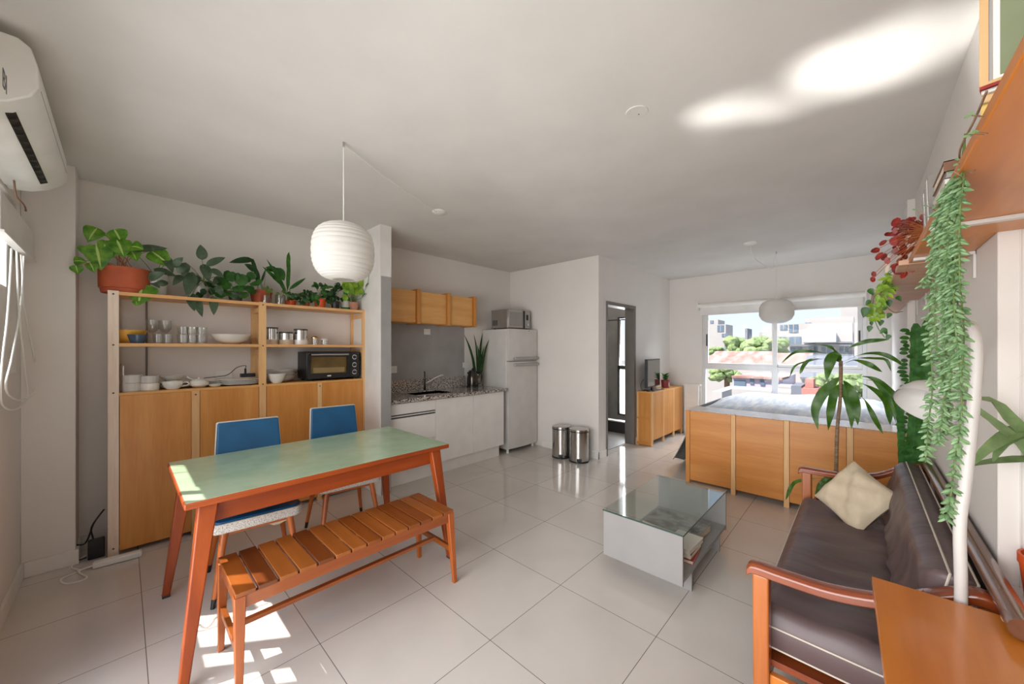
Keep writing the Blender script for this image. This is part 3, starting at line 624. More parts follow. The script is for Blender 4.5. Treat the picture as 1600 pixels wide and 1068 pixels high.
book(2.54, .85, .192, .23, .16, .028, 'book_white', -.05, 'pale book on top of the small pile in the coffee table', group=gB)

# ---- sideboards
t = thing('long_low_cabinet', 'long honey plywood cabinet with upright posts standing at the foot of the bed', 'cabinet', (4.44, .54, 0))
SZ = .805
ys = [1.40, .965, .53, .095, -.295]
for i, y in enumerate(ys): 
    wy = .042
    obj('post', bx(B(), 4.235, 4.262, y-wy, y, 0, SZ), 'pine' if i else 'honey', t, bevel=.002)
    obj('post', bx(B(), 4.59, 4.617, y-wy, y, 0, SZ), 'pine', t)
for ya, yb in zip(ys, ys[1:]): obj('door', bx(B(), 4.240, 4.258, yb+.002, ya-.044, .055, SZ-.004), 'honey_h', t, bevel=.0015)
obj('side_panel', bx(B(), 4.262, 4.59, 1.380, 1.398, .05, SZ), 'honey', t)
obj('top_board', bx(B(), 4.262, 4.62, -.31, 1.405, SZ-.018, SZ+.001), mat('painted_top_sheen', S(216, 206, 200), .12, col2=S(206, 190, 178), ns=4, coat=.6), t, bevel=.001)  # pale base colour paints the window's reflection into the honey top
obj('bottom_board', bx(B(), 4.262, 4.60, -.31, 1.38, .05, .068), 'honey_x', t)
t = thing('television_cabinet', 'pale honey three door cabinet under the television by the bathroom doorway', 'cabinet', (6.1, 2.42, 0))
VX0, VX1, VY0, VY1, VZ = 5.475, 6.76, 2.285, 2.53, .82
for x in (VX0, VX0+.43, VX0+.86, VX1-.035): obj('post', bx(B(), x, x+.035, VY0, VY0+.025, 0, VZ), 'pine', t, bevel=.002)
for i in range(3):
    x0 = VX0+.035+.43*i; obj('door', bx(B(), x0+.002, x0+.393, VY0+.001, VY0+.018, .09, VZ-.015), 'honey', t, bevel=.001)
obj('side_panel', bx(B(), VX0+.002, VX0+.018, VY0+.025, VY1, .02, VZ-.018), 'honey', t)
obj('side_panel', bx(B(), VX1-.018, VX1-.002, VY0+.025, VY1, .02, VZ-.018), 'honey', t)
obj('side_batten', bx(B(), VX0-.006, VX0+.002, VY0+.025, VY1, .40, .43), 'honey_h', t); obj('side_batten', bx(B(), VX0-.006, VX0+.002, VY0+.025, VY1, .01, .05), 'honey_h', t)
for y in (VY1-.03,): obj('post', bx(B(), VX0-.004, VX0+.03, y, VY1, 0, VZ-.018), 'pine', t)
obj('top_board', bx(B(), VX0-.008, VX1, VY0-.005, VY1, VZ-.018, VZ), 'honey_x', t, bevel=.001)
t = thing('television', 'flat television on a dark stand on the pale cabinet', 'television', (5.83, 2.42, VZ))
obj('stand_base', bx(B(), 5.62, 6.0, 2.31, 2.49, VZ, VZ+.012), 'black_gloss', t, bevel=.003)
obj('stand_neck', bx(B(), 5.80, 5.86, 2.42, 2.45, VZ+.012, VZ+.08), 'black_gloss', t)
M_ = Matrix.Translation((5.83, 2.42, 0)) @ Matrix.Rotation(math.radians(6), 4, 'Z')
b = bx(B(), -.33, .33, -.012, .03, VZ+.05, VZ+.49); b.transform(M_); obj('casing', b, 'black', t, bevel=.004)
b = bx(B(), -.312, .312, -.0145, -.012, VZ+.07, VZ+.472); b.transform(M_); obj('screen', b, mat('screen', S(24, 26, 28), .04, coat=1), t)
tag(obj('television_cable', tube(B(), smooth_path([(5.60, 2.47, 1.0), (5.55, 2.50, .92), (5.56, 2.48, VZ+.006), (5.66, 2.44, VZ+.006)], 5), .004, 6), 'black', smooth=True), 'black cable dropping behind the television', 'cable')
t = thing('remote_control', 'small black remote control lying in front of the television', 'remote control', (5.55, 2.36, VZ))
obj('remote_body', bx(B(), 5.50, 5.60, 2.34, 2.38, VZ+.0005, VZ+.016), 'black', t, bevel=.003)
t = thing('potted_succulent', 'small green succulent in a dark red pot beside the television', 'potted plant', (6.28, 2.40, VZ))
obj('pot', lathe(B(), [(0, 0), (.06, 0), (.072, .13), (.064, .13), (.06, .11), (0, .11)], (6.28, 2.40, VZ), 20), 'red_pot', t, smooth=True)
obj('pot_label', bx(B(), 6.24, 6.25, 2.325, 2.33, VZ+.03, VZ+.09), 'porcelain', t)
b = B()
for k in range(16):
    a = k*2.4; leaf(b, (6.28+.01*math.cos(a), 2.40+.01*math.sin(a), VZ+.12+.006*k), (math.cos(a), math.sin(a), .8), .085, .05, .5, 'round', n=5)
obj('foliage', b, 'leaf_mid', t, smooth=True)
t = thing('white_chest', 'plain white chest in the far corner beside the window', 'chest', (6.81-.02, 2.1, 0))
obj('body', bx(B(), 6.77, 6.845, 2.03, 2.26, 0, .84), 'white_lacquer', t, bevel=.002); obj('lid', bx(B(), 6.765, 6.846, 2.0, 2.265, .84, .865), 'white_lacquer', t, bevel=.002)

# ---- bed
t = thing('bed', 'made bed with pale blue striped cover below the bedroom window', 'bed', (5.65, .65, 0))
obj('bed_base', bx(B(), 4.66, 6.6, -.22, 1.42, .0, .45), 'blanket', t, bevel=.02)
b = B(); nx, ny = 30, 24; V = []
for i in range(nx+1):
    row = []
    for j in range(ny+1):
        x = 4.65+2.0*i/nx; y = -.26+1.72*j/ny
        e = min(1, min(i, nx-i)/2.5, min(j, ny-j)/2.5)
        z = .70+.115*math.sqrt(e)+.012*math.sin(x*5+y*3)+.010*math.sin(y*9-x*2.3)+.02*math.sin(x*2.1+y*1.3)
        row.append(b.verts.new((x, y, z)))
    V.append(row)
for i in range(nx):
    for j in range(ny): b.faces.new((V[i][j], V[i+1][j], V[i+1][j+1], V[i][j+1]))
edge = [V[i][0] for i in range(nx+1)]+[V[nx][j] for j in range(1, ny+1)]+[V[i][ny] for i in range(nx-1, -1, -1)]+[V[0][j] for j in range(ny-1, 0, -1)]
lo = [b.verts.new((v.co.x, v.co.y, .46)) for v in edge]
for k in range(len(edge)): b.faces.new((edge[k], edge[(k+1) % len(edge)], lo[(k+1) % len(edge)], lo[k]))
obj('cover', b, 'bedding', t, smooth=True)
b = B(); V = []
for i in range(15):
    row = []
    for j in range(9):
        x = 4.68+.95*i/14; z = .80-.74*j/8; y = 1.465+.24*(j/8)**1.6+.012*math.sin(x*16)*(j/8)
        row.append(b.verts.new((x, y if j else 1.40, z+.05*math.sin(x*7)*(j/8))))
    V.append(row)
for i in range(14):
    for j in range(8): b.faces.new((V[i][j], V[i+1][j], V[i+1][j+1], V[i][j+1]))
o = obj('hanging_blanket', b, 'blanket', t, smooth=True); sm = o.modifiers.new('solid', 'SOLIDIFY'); sm.thickness = .008

# ---- sofa
t = thing('sofa', 'wooden armed sofa with dark mauve leather cushions along the right wall', 'sofa', (2.55, 0, 0))
def arm(xc, w_=.062):
    pts = [(.335, .590), (.31, .607), (.22, .607), (.08, .612), (-.06, .645), (-.16, .705), (-.24, .745), (-.30, .735)]
    P = smooth_path([Vector((xc, y, z)) for y, z in pts], 5); b = B(); rows = []
    for p in P:
        r_ = []
        for dx, dz in ((-w_/2, -.02), (-w_/2, .008), (-w_/2+.012, .018), (w_/2-.012, .018), (w_/2, .008), (w_/2, -.02)): r_.append(b.verts.new((p.x+dx, p.y, p.z+dz)))
        rows.append(r_)
    for a_, c_ in zip(rows, rows[1:]):
        for k in range(6): b.faces.new((a_[k], a_[(k+1) % 6], c_[(k+1) % 6], c_[k]))
    b.faces.new(rows[0][::-1]); b.faces.new(rows[-1])
    return b
for xc in (1.735, 3.375):
    obj('armrest', arm(xc), 'sofa_wood', t, smooth=True, bevel=.004)
    obj('front_post', bar(B(), (xc, .285, 0), (xc, .287, .592), .062, .062, .052, .054), 'sofa_wood_z', t, bevel=.006)
    obj('rear_post', bar(B(), (xc, -.262, 0), (xc, -.275, .72), .05, .05, .05, .05), 'sofa_wood_z', t, bevel=.006)
    obj('side_rail', bx(B(), xc-.014, xc+.014, -.24, .26, .06, .215), 'side_top', t, bevel=.004)
obj('front_rail', bx(B(), 1.76, 3.35, .262, .292, .16, .275), 'sofa_wood', t, bevel=.005)
obj('rear_rail', bx(B(), 1.76, 3.35, -.29, -.26, .16, .275), 'sofa_wood', t, bevel=.005)
obj('seat_deck', bx(B(), 1.76, 3.35, -.26, .262, .225, .25), 'sofa_wood', t)
for x0, x1 in ((1.52, 2.36), (2.365, 3.41)): obj('back_rail', tube(B(), [(x0, -.288, .782), (x1, -.288, .782)], .026, 14), 'sofa_rail', t, smooth=True)
obj('back_lower_rail', tube(B(), [(1.76, -.275, .50), (3.35, -.275, .50)], .018, 12), 'sofa_rail', t, smooth=True)
def pad(nm, o, U, V_, W, nu, nv, th, wr, m_, seed):
    # padded cushion: origin o, span U, V_, thickness direction W
    rnd = random.Random(seed); b = B(); U, V_, W = Vector(U), Vector(V_), Vector(W).normalized(); top = []; bot = []
    ph = [rnd.random()*6 for _ in range(6)]
    for i in range(nu+1):
        a, c = [], []
        for j in range(nv+1):
            s_, q = i/nu, j/nv; e = min(1, min(s_, 1-s_)*nu/3, min(q, 1-q)*nv/3); e = math.sqrt(e)
            wv = wr*e*(math.sin(s_*62+ph[0]+2.0*math.sin(q*5+ph[1]))*.5*abs(math.sin(q*3+ph[4]))+.5*math.sin(s_*38+q*7+ph[2])*math.sin(s_*9+ph[5])+.6*math.sin(q*11+s_*5+ph[3]))
            p = Vector(o)+U*s_+V_*q
            a.append(b.verts.new(p+W*(th*(.62+.38*e)+wv))); c.append(b.verts.new(p+W*(th*(.38-.38*e)*.5)))
        top.append(a); bot.append(c)
    for i in range(nu):
        for j in range(nv):
            b.faces.new((top[i][j], top[i+1][j], top[i+1][j+1], top[i][j+1])); b.faces.new((bot[i][j], bot[i][j+1], bot[i+1][j+1], bot[i+1][j]))
    for i in range(nu): b.faces.new((bot[i][0], bot[i+1][0], top[i+1][0], top[i][0])); b.faces.new((top[i][nv], top[i+1][nv], bot[i+1][nv], bot[i][nv]))
    for j in range(nv): b.faces.new((top[0][j], top[0][j+1], bot[0][j+1], bot[0][j])); b.faces.new((bot[nu][j], bot[nu][j+1], top[nu][j+1], top[nu][j]))
    c = obj(nm, b, m_, t, smooth=True)
    try: c.data.set_sharp_from_angle(angle=math.radians(80))
    except Exception: pass
    for dd in (.90, .16):
        rim = [Vector(o)+U*s_+V_*q+W*(th*.62*dd/.9 if dd > .5 else th*.16) for s_, q in [(k/20, 0) for k in range(21)]+[(1, k/8) for k in range(1, 9)]+[(1-k/20, 1) for k in range(1, 21)]+[(0, 1-k/8) for k in range(1, 9)]]
        obj('piping', tube(B(), rim, .0035, 6, False), 'piping_white', c, smooth=True)
    return c
pad('seat_cushion', (1.775, -.17, .25), (1.57, 0, 0), (0, .485, .012), (0, 0, 1), 110, 30, .175, .008, 'leather', 3)
pad('back_cushion', (1.775, -.205, .42), (1.57, 0, 0), (0, -.070, .335), (0, .96, .2), 110, 26, .125, .008, 'leather', 8)
# pillow
t = thing('throw_pillow', 'crumpled beige linen pillow leaning in the far corner of the sofa', 'pillow', (3.1, .07, .44))
b = B(); PN = Vector((-.72, .50, .48)).normalized(); PX_ = Vector((0, 0, 1)).cross(PN).normalized(); PY_ = PN.cross(PX_); Mz = Matrix.Translation((3.06, .03, .575)) @ Matrix((PX_, PY_, PN)).transposed().to_4x4() @ Matrix.Rotation(math.radians(-24), 4, 'Z') @ Matrix.Scale(.80, 4); n_ = 26; ft, fb = [], []
for i in range(n_+1):
    a_, c_ = [], []
    for j in range(n_+1):
        s_ = 2*i/n_-1; q = 2*j/n_-1; e = max(0, (1-s_**4)*(1-q**4))**.55
        pin = 1-.10*(1-abs(s_)**2)*(abs(q)**3)-.10*(1-abs(q)**2)*(abs(s_)**3)
        x = s_*.205*(1-.09*(1-s_*s_)*0-.08*(1-q*q)*0)*(1-.07*math.cos(q*PI/2)*abs(s_)); y = q*.205*(1-.07*math.cos(s_*PI/2)*abs(q))
        wv = .012*math.sin(s_*5+q*4+2*s_*q)+.006*math.sin(q*9-s_*5)+.003*math.sin(s_*14+q*9)
        a_.append(b.verts.new((x, y, .075*e+wv*e))); c_.append(b.verts.new((x, y, -.075*e+wv*e)))
    ft.append(a_); fb.append(c_)
for i in range(n_):
    for j in range(n_): b.faces.new((ft[i][j], ft[i+1][j], ft[i+1][j+1], ft[i][j+1])); b.faces.new((fb[i][j], fb[i][j+1], fb[i+1][j+1], fb[i+1][j]))
bmesh.ops.remove_doubles(b, verts=b.verts, dist=.0008)
b.transform(Mz); obj('pillow_cover', b, 'linen', t, smooth=True)

# ---- side table at the near end of the sofa
t = thing('side_table', 'orange varnished wooden side table in the near right corner', 'side table', (1.3, -.2, 0))
AZ = .75
hexa_ = hexa(B(), [(.85, -.385, AZ-.024), (1.640, -.385, AZ-.024), (1.640, -.022, AZ-.024), (.85, -.045, AZ-.024)], [(.85, -.385, AZ), (1.640, -.385, AZ), (1.640, -.022, AZ), (.85, -.045, AZ)])
obj('tabletop', hexa_, 'side_top', t, bevel=.002)
obj('side_panel', bx(B(), 1.595, 1.618, -.37, -.052, 0, AZ-.024), 'pine', t); obj('side_panel', bx(B(), .90, .923, -.37, -.07, 0, AZ-.024), 'pine', t)
obj('lower_shelf', bx(B(), .923, 1.595, -.37, -.07, .30, .32), 'pine_x', t)
obj('rear_panel', bx(B(), .923, 1.595, -.37, -.36, .32, AZ-.024), 'pine_x', t)
p = az(1632, 998, AZ); t = thing('plate', 'pale plate with a cream rim on the orange side table, cut by the frame edge', 'plate', (p.x, p.y, AZ))
obj('plate_body', lathe(B(), [(0, .0005), (.04, .0005), (.062, .016), (.065, .018), (.062, .019), (.04, .006), (0, .005)], (p.x, p.y, AZ), 30), 'porcelain', t, smooth=True)
obj('plate_rim', lathe(B(), [(.059, .0165), (.066, .0175), (.066, .020), (.059, .019)], (p.x, p.y, AZ), 30), mat('rim_cream', S(236, 226, 200), .3), t, smooth=True)

# ---- white floor lamp
t = thing('floor_lamp', 'white gooseneck floor lamp with bell shade between side table and sofa', 'floor lamp', (1.672, -.205, 0))
pl = smooth_path([(1.672, -.205, .02), (1.672, -.206, .55), (1.672, -.208, .78), (1.672, -.206, .96), (1.676, -.216, 1.08), (1.680, -.228, 1.25), (1.688, -.238, 1.40), (1.705, -.240, 1.50), (1.76, -.236, 1.545), (1.84, -.228, 1.53), (1.95, -.222, 1.47), (2.03, -.215, 1.38), (2.04, -.205, 1.33)], 6)
obj('pole', tube(B(), pl, [.0135 if i < 34 else .0125 for i in range(len(pl))], 16), 'white_metal', t, smooth=True)
obj('base', lathe(B(), [(0, 0), (.052, 0), (.050, .02), (0, .024)], (1.672, -.205, 0), 28), 'white_metal', t, smooth=True)
hd = ad(1455, 622, 1.52); axd = Vector((.55, -.40, .62)).normalized(); MR = axd.to_track_quat('Z', 'Y').to_matrix()
obj('lamp_shade', lathe(B(), [(.100, -.045), (.097, -.015), (.082, .022), (.058, .05), (.025, .064), (0, .066), (0, .062), (.025, .060), (.055, .046), (.079, .019), (.094, -.016), (.0975, -.045)], hd, 36, MR), 'white_metal', t, smooth=True)
obj('bulb', lathe(B(), [(0, .05), (.015, .04), (.024, .01), (.016, -.012), (0, -.018)], hd, 20, MR), 'white_pot', t, smooth=True)

# ---- paper pendant lamps
def lantern(name, lab, c, rx, rz, hook, canopy, e, ribs, route, cpyr):
    t = thing(name, lab, 'pendant lamp', (hook[0], hook[1], CZ))
    prof = []; N_ = ribs*4
    for i in range(N_+1):
        th = PI*(.06+.88*i/N_); r = rx*(abs(math.sin(th))**e); z = rz*math.copysign(abs(math.cos(th))**.8, math.cos(th))
        prof.append((r+.0042*abs(math.sin(PI*ribs*i/N_)), z))
    obj('shade', lathe(B(), prof, c, 48), 'lantern_paper', t, smooth=True)
    obj('collar', lathe(B(), [(rx*.30, rz*.97), (rx*.30, rz*1.04), (rx*.26, rz*1.04), (rx*.26, rz*.97)], c, 28), 'white_plastic', t, smooth=True)
    obj('bulb', lathe(B(), [(0, .07), (.02, .065), (.035, .0), (.02, -.035), (0, -.04)], c, 20), 'porcelain', t, smooth=True)
    obj('cord', tube(B(), [(hook[0], hook[1], CZ-.03), (c[0], c[1], c[2]+.06)], .0035, 8), 'white_plastic', t, smooth=True)
    obj('ceiling_hook', tube(B(), [(hook[0], hook[1], CZ), (hook[0], hook[1], CZ-.03)], .006, 8), 'silver', t, smooth=True)
    obj('swag_cord', tube(B(), smooth_path(route, 6), .0035, 8), 'white_plastic', t, smooth=True)
    obj('ceiling_rose', lathe(B(), [(0, 0), (cpyr, 0), (cpyr, -.012), (cpyr*.6, -.022), (0, -.024)], (canopy[0], canopy[1], CZ), 28), 'white_plastic', t, smooth=True)
lantern('paper_pendant_lamp', 'large ribbed white paper lantern hanging over the dining table', (.919, 2.273, 2.055), .172, .170, (.919, 2.273), (1.979, 2.79), .62, 17,
        [(.919, 2.273, CZ-.012), (1.25, 2.43, CZ-.035), (1.6, 2.60, CZ-.03), (1.95, 2.775, CZ-.02)], .06)
lantern('globe_pendant_lamp', 'smaller smooth white globe lamp hanging in front of the bedroom window', (5.785, .80, 1.955), .185, .155, (5.785, .80), (5.088, .952), .75, 6,
        [(5.785, .80, CZ-.03), (5.72, .815, CZ-.11), (5.70, .82, CZ-.22), (5.60, .84, CZ-.235), (5.35, .9, CZ-.20), (5.20, .93, CZ-.17), (5.09, .95, CZ-.09), (5.088, .952, CZ-.02)], .07)
t = thing('ceiling_cover_plate', 'round blank white cover plate flush on the ceiling near the centre', 'cover plate', (1.867, .863, CZ-.004))
obj('plate', lathe(B(), [(0, 0), (.055, 0), (.057, .004), (0, .004)], (1.867, .863, CZ-.004), 30), 'ceiling', t, smooth=True)
obj('plate_screw', lathe(B(), [(0, -.001), (.004, -.001), (.004, .001), (0, .001)], (1.885, .86, CZ-.004), 8), 'dark_grey', t)

# ---- air conditioner
t = thing('air_conditioner', 'white wall air conditioner high on the left wall under the ceiling', 'air conditioner', (-.35, 2.9, 2.38))
prof = [(XL, 2.665), (-.275, 2.668), (-.245, 2.645), (-.228, 2.58), (-.226, 2.50), (-.245, 2.455), (-.30, 2.41), (-.36, 2.385), (XL, 2.375)]
def extr(y0, y1, pr, scale=1):
    b = B(); a_ = [b.verts.new((x, y0, z)) for x, z in pr]; c_ = [b.verts.new((x, y1, z)) for x, z in pr]; n = len(pr)
    b.faces.new(a_); b.faces.new(c_[::-1])
    for k in range(n): b.faces.new((a_[k], a_[(k+1) % n], c_[(k+1) % n], c_[k]))
    return b
obj('casing', extr(2.35, 3.42, prof), 'white_plastic', t, bevel=.006)
prof2 = [(x-(.006 if x > -.44 else 0), z+(.004 if z < 2.5 else -.006)) for x, z in prof]
obj('end_cap', extr(3.424, 3.53, prof2), 'white_plastic', t, bevel=.012, seg=3)
obj('air_outlet', extr(2.45, 3.36, [(-.292, 2.4135), (-.318, 2.3990), (-.318, 2.405), (-.292, 2.419)]), 'black', t)
for k in range(11):
    y = 2.50+.08*k; obj('outlet_vane', bx(B(), -.316, -.294, y, y+.0012, 2.399, 2.414), 'dark_grey', t)
b = B(); bx(b, -.2285, -.2255, 2.40, 3.40, 2.505, 2.508); obj('panel_seam', b, 'dark_grey', t)
# lettering fragments on its front, near the frame edge
def txt(s_, size, M, m, parent, name='lettering'):
    c = bpy.data.curves.new(name, 'FONT'); c.body = s_; c.size = size; c.extrude = .0004; c.align_x = 'CENTER'; c.align_y = 'CENTER'
    o = bpy.data.objects.new('tmp', c); COL.objects.link(o)
    bpy.context.view_layer.update(); me = o.to_mesh(); b = B(); b.from_mesh(me); o.to_mesh_clear(); bpy.data.objects.remove(o)
    b.transform(M); return obj(name, b, m, parent, local=parent is None)
p = ax(6, 128, -.226)
txt('BI', .075, Matrix.Translation((-.2245, p.y, p.z)) @ Matrix.Rotation(PI/2, 4, 'Z') @ Matrix.Rotation(PI/2, 4, 'X'), 'black', t)
obj('indicator_dot', bx(B(), -.227, -.2245, p.y-.02, p.y+.0, 2.462, 2.472), mat('green_dot', S(40, 140, 90), .4), t)
obj('small_print', bx(B(), -.227, -.2245, p.y-.03, p.y+.02, 2.505, 2.512), 'dark_grey', t)
tag(obj('air_conditioner_pipe_tie', tube(B(), smooth_path([(-.40, 3.30, 2.375), (-.40, 3.36, 2.31), (-.39, 3.5, 2.30), (-.40, 3.66, 2.305), (-.41, 3.72, 2.32)], 5), .004, 6), 'book_brown', smooth=True), 'thin loose wire hanging below the air conditioner', 'wire')
# side window blind cassette and its cords
t = thing('window_blind', 'white blind cassette under the air conditioner on the left wall', 'blind', (-.42, 3.2, 2.03))
obj('headrail', bx(B(), -.42, -.395, 2.95, 3.885, 2.035, 2.225), 'white_paint', t, bevel=.003)
obj('bottom_lip', bx(B(), -.42, -.385, 2.95, 3.886, 2.028, 2.038), 'white_trim', t)
def cord(pxs, X=-.40):
    P = [ax(u, v, X) for u, v in pxs]; obj('pull_cord', tube(B(), smooth_path(P, 6), .0042, 8), 'white_plastic', t, smooth=True)
cord([(18, 388), (16, 430), (11, 500), (4, 560), (1, 610), (4, 632), (18, 640), (35, 634), (43, 618), (38, 570), (30, 490), (26, 392)], -.405)
cord([(33, 398), (35, 440), (30, 495), (18, 560), (9, 600), (16, 619), (34, 624), (52, 614), (59, 596), (54, 560), (42, 505), (35, 455), (37, 400)], -.392)

# ================================================================== crockery and small things on the shelving unit
Z1, Z2, Z3 = 1.158, 1.513, 1.880     # cabinet top, middle shelf, top shelf
def rd(u, v, Y, px): p = ay(u, v, Y); return p.x, px/2*(p.x*CS+p.y*SN)/FP
def lt(name, lab, cat, u, Y, z, prof, m, wpx, n=28, group=None, parts=()):
    x, r = rd(u, 540, Y, wpx); t = thing(name, lab, cat, (x, Y, z), 0, group)
    return t, x, r
def bowl(name, lab, u, Y, z, wpx, h, m, group=None, foot=.45, cat='bowl'):
    x, r = rd(u, 540, Y, wpx)
    o = obj(name, lathe(B(), [(0, 0), (r*foot, 0), (r*.8, h*.4), (r, h), (r-.004, h), (r*.76, h*.42), (r*foot*.8, .006), (0, .006)], (x, Y, z+.0005), 32), m, smooth=True)
    return tag(o, lab, cat, group), x, r
bowl('mixing_bowl', 'large yellow bowl at the left end of the middle shelf', 200, 3.97, Z2, 44, .098, 'yellow_ceramic')
bowl('cereal_bowl', 'small dark blue bowl beside the yellow bowl', 215, 3.89, Z2, 24, .062, 'blue_ceramic', foot=.6)
bowl('serving_bowl', 'wide cream serving bowl on the middle shelf near the middle post', 362, 3.96, Z2, 52, .082, 'porcelain', foot=.4)
def wineglass(u, Y, lab):
    x, r = rd(u, 540, Y, 15); z = Z2
    t = thing('wine_glass', lab, 'wine glass', (x, Y, z), 0, 'glasses on the middle shelf')
    obj('glass_body', lathe(B(), [(0, .001), (.032, .002), (.032, .004), (.005, .008), (.004, .075), (.020, .09), (r*1.02, .12), (r, .185), (r*.95, .185), (r*.97, .12), (.016, .094), (0, .09)], (x, Y, z), 24), 'glass', t, smooth=True)
wineglass(238, 4.04, 'stemmed wine glass nearer the dark blue bowl'); wineglass(258, 4.05, 'stemmed wine glass further right, behind the tumblers')
def tumbler(u, Y, dz, lab, w_=13, h=.072):
    x, r = rd(u, 540, Y, w_)
    tag(obj('tumbler', lathe(B(), [(0, .0), (r*.86, .0), (r, h), (r-.002, h), (r*.84, .007), (0, .007)], (x, Y, Z2+.0008+dz), 24), 'glass', smooth=True), lab, 'glass', 'glasses on the middle shelf')
tumbler(247, 3.92, 0, 'clear tumbler in front of the first wine glass')
tumbler(262, 3.93, 0, 'clear tumbler in front of the second wine glass')
for u_, lb in ((286, 'leftmost'), (300, 'middle'), (315, 'rightmost')):
    tumbler(u_, 3.95, 0, 'clear tumbler, lower one of the %s stacked pair' % lb, 15); tumbler(u_, 3.95, .0735, 'clear tumbler, upper one of the %s stacked pair' % lb, 14, .062)
tag(obj('tray', bx(B(), -.012, -.004, 3.87, 4.12, Z1+.001, Z1+.20), 'book_brown', bevel=.002), 'dark brown tray standing on edge against the left post', 'tray')
tag(obj('cutting_board', bx(B(), .0, .008, 3.88, 4.10, Z1+.001, Z1+.19), 'alu', bevel=.002), 'thin pale board standing beside the dark brown tray', 'board')
def ramekin(u, z, wpx, h, lab, m='grey_ceramic', Y=3.92):
    x, r = rd(u, 540, Y, wpx)
    tag(obj('ramekin', lathe(B(), [(0, 0), (r*.96, 0), (r, .006), (r, h), (r-.004, h), (r-.006, .01), (0, .01)], (x, Y, z+.0006), 32), m, smooth=True), lab, 'pot', 'straight sided grey ceramic pots')
ramekin(205, Z1, 26, .062, 'lower of the two wider grey pots at the left'); ramekin(205, Z1+.063, 25, .058, 'upper of the two wider grey pots at the left')
ramekin(233, Z1, 24, .056, 'lower ribbed white pot, second stack from the left', 'porcelain'); ramekin(233, Z1+.057, 22, .052, 'upper grey pot, second stack from the left')
def plates(u, Y, wpx, n, lab, z=Z1, m='porcelain', gap=.009):
    x, r = rd(u, 540, Y, wpx)
    for k in range(n):
        o = obj('dinner_plate', lathe(B(), [(0, 0), (r*.6, 0), (r, .014), (r-.001, .017), (r*.6, .004), (0, .004)], (x, Y, z+.0006+gap*k), 36), m, smooth=True)
        tag(o, ('%s, %s' % (lab, ['lowest', 'second from below', 'third from below', 'fourth from below', 'fifth from below'][k] if k < n-1 else lab+', topmost')) if k < n-1 else lab+', topmost', 'plate', 'stacked plates on the cabinet top')
plates(272, 4.04, 52, 4, 'white plate of the stack behind the white cup', gap=.012)
plates(324, 4.05, 40, 4, 'white plate of the stack behind the sugar bowl', gap=.010)
plates(374, 3.99, 60, 5, 'wide white plate of the stack beside the middle post', gap=.009)
def cup(u, Y, z, wpx, h, lab):
    x, r = rd(u, 540, Y, wpx); t = thing('teacup', lab, 'cup', (x, Y, z))
    obj('cup_body', lathe(B(), [(0, 0), (r*.55, 0), (r*.85, h*.3), (r, h*.75), (r*.96, h), (r*.91, h), (r*.8, h*.3), (0, .008)], (x, Y, z+.0006), 28), 'porcelain', t, smooth=True)
    obj('cup_handle', tube(B(), smooth_path([(x+r*.93, Y-.01, z+h*.82), (x+r*1.4, Y-.015, z+h*.8), (x+r*1.45, Y-.015, z+h*.5), (x+r*.85, Y-.01, z+h*.35)], 4), .0045, 8), 'porcelain', t, smooth=True)
cup(270, 3.89, Z1, 25, .062, 'white teacup standing in front of the first plate stack')
bowl('soup_bowl', 'white shallow bowl resting on the plates behind the teacup', 269, 4.03, Z1+.055, 30, .045, 'porcelain')
x, r = rd(311, 540, 3.92, 25); t = thing('sugar_bowl', 'white lidded sugar bowl with a spoon', 'sugar bowl', (x, 3.92, Z1))
obj('bowl_body', lathe(B(), [(0, 0), (r*.55, 0), (r*.95, .02), (r, .036), (r*.8, .058), (0, .06)], (x, 3.92, Z1+.0006), 28), 'porcelain', t, smooth=True)
obj('lid', lathe(B(), [(r*.75, .058), (r*.5, .068), (.007, .072), (.009, .080), (0, .085)], (x, 3.92, Z1), 24), 'porcelain', t, smooth=True)
obj('spoon', tube(B(), [(x-.03, 3.92, Z1+.06), (x-.075, 3.90, Z1+.092)], [.004, .007], 8), 'porcelain', t, smooth=True)
bowl('sauce_dish', 'tiny white dish between sugar bowl and wide plates', 336, 3.88, Z1, 17, .022, 'porcelain')
t = thing('power_adapter', 'black plug adapter with cable lying on the wide plates', 'adapter', (ay(388, 580, 3.99).x, 3.99, Z1+.062))
x = t.location.x; obj('adapter_body', bx(B(), x-.06, x+.05, 3.965, 4.01, Z1+.0625, Z1+.095), 'black', t, bevel=.004)
obj('adapter_plug', bx(B(), x-.03, x-.015, 3.98, 3.995, Z1+.095, Z1+.14), 'black', t, bevel=.003)
obj('cable', tube(B(), smooth_path([(x-.02, 3.99, Z1+.14), (x-.022, 3.99, Z1+.165), (x-.08, 4.0, Z1+.15), (x-.14, 4.02, Z1+.09), (x-.2, 4.05, Z1+.075), (x-.3, 4.06, Z1+.066)], 5), .003, 6), 'black', t, smooth=True)
p = ay(350, 583, YB-.02); t = thing('wall_socket', 'white wall socket behind the plates inside the shelving unit', 'wall socket', (p.x, YB-.02, 1.23)); obj('plate', bx(B(), p.x-.06, p.x+.06, YB-.027, YB-.0185, 1.20, 1.275), 'white_plastic', t, bevel=.003)
t = thing('cable_duct', 'narrow vertical cable duct on the wall behind the left bay', 'cable duct', (ay(229, 500, YB-.02).x, YB-.02, 1.17)); x = t.location.x; obj('duct_body', bx(B(), x-.006, x+.006, YB-.026, YB-.0185, 1.17, 1.86), 'door_frame', t)
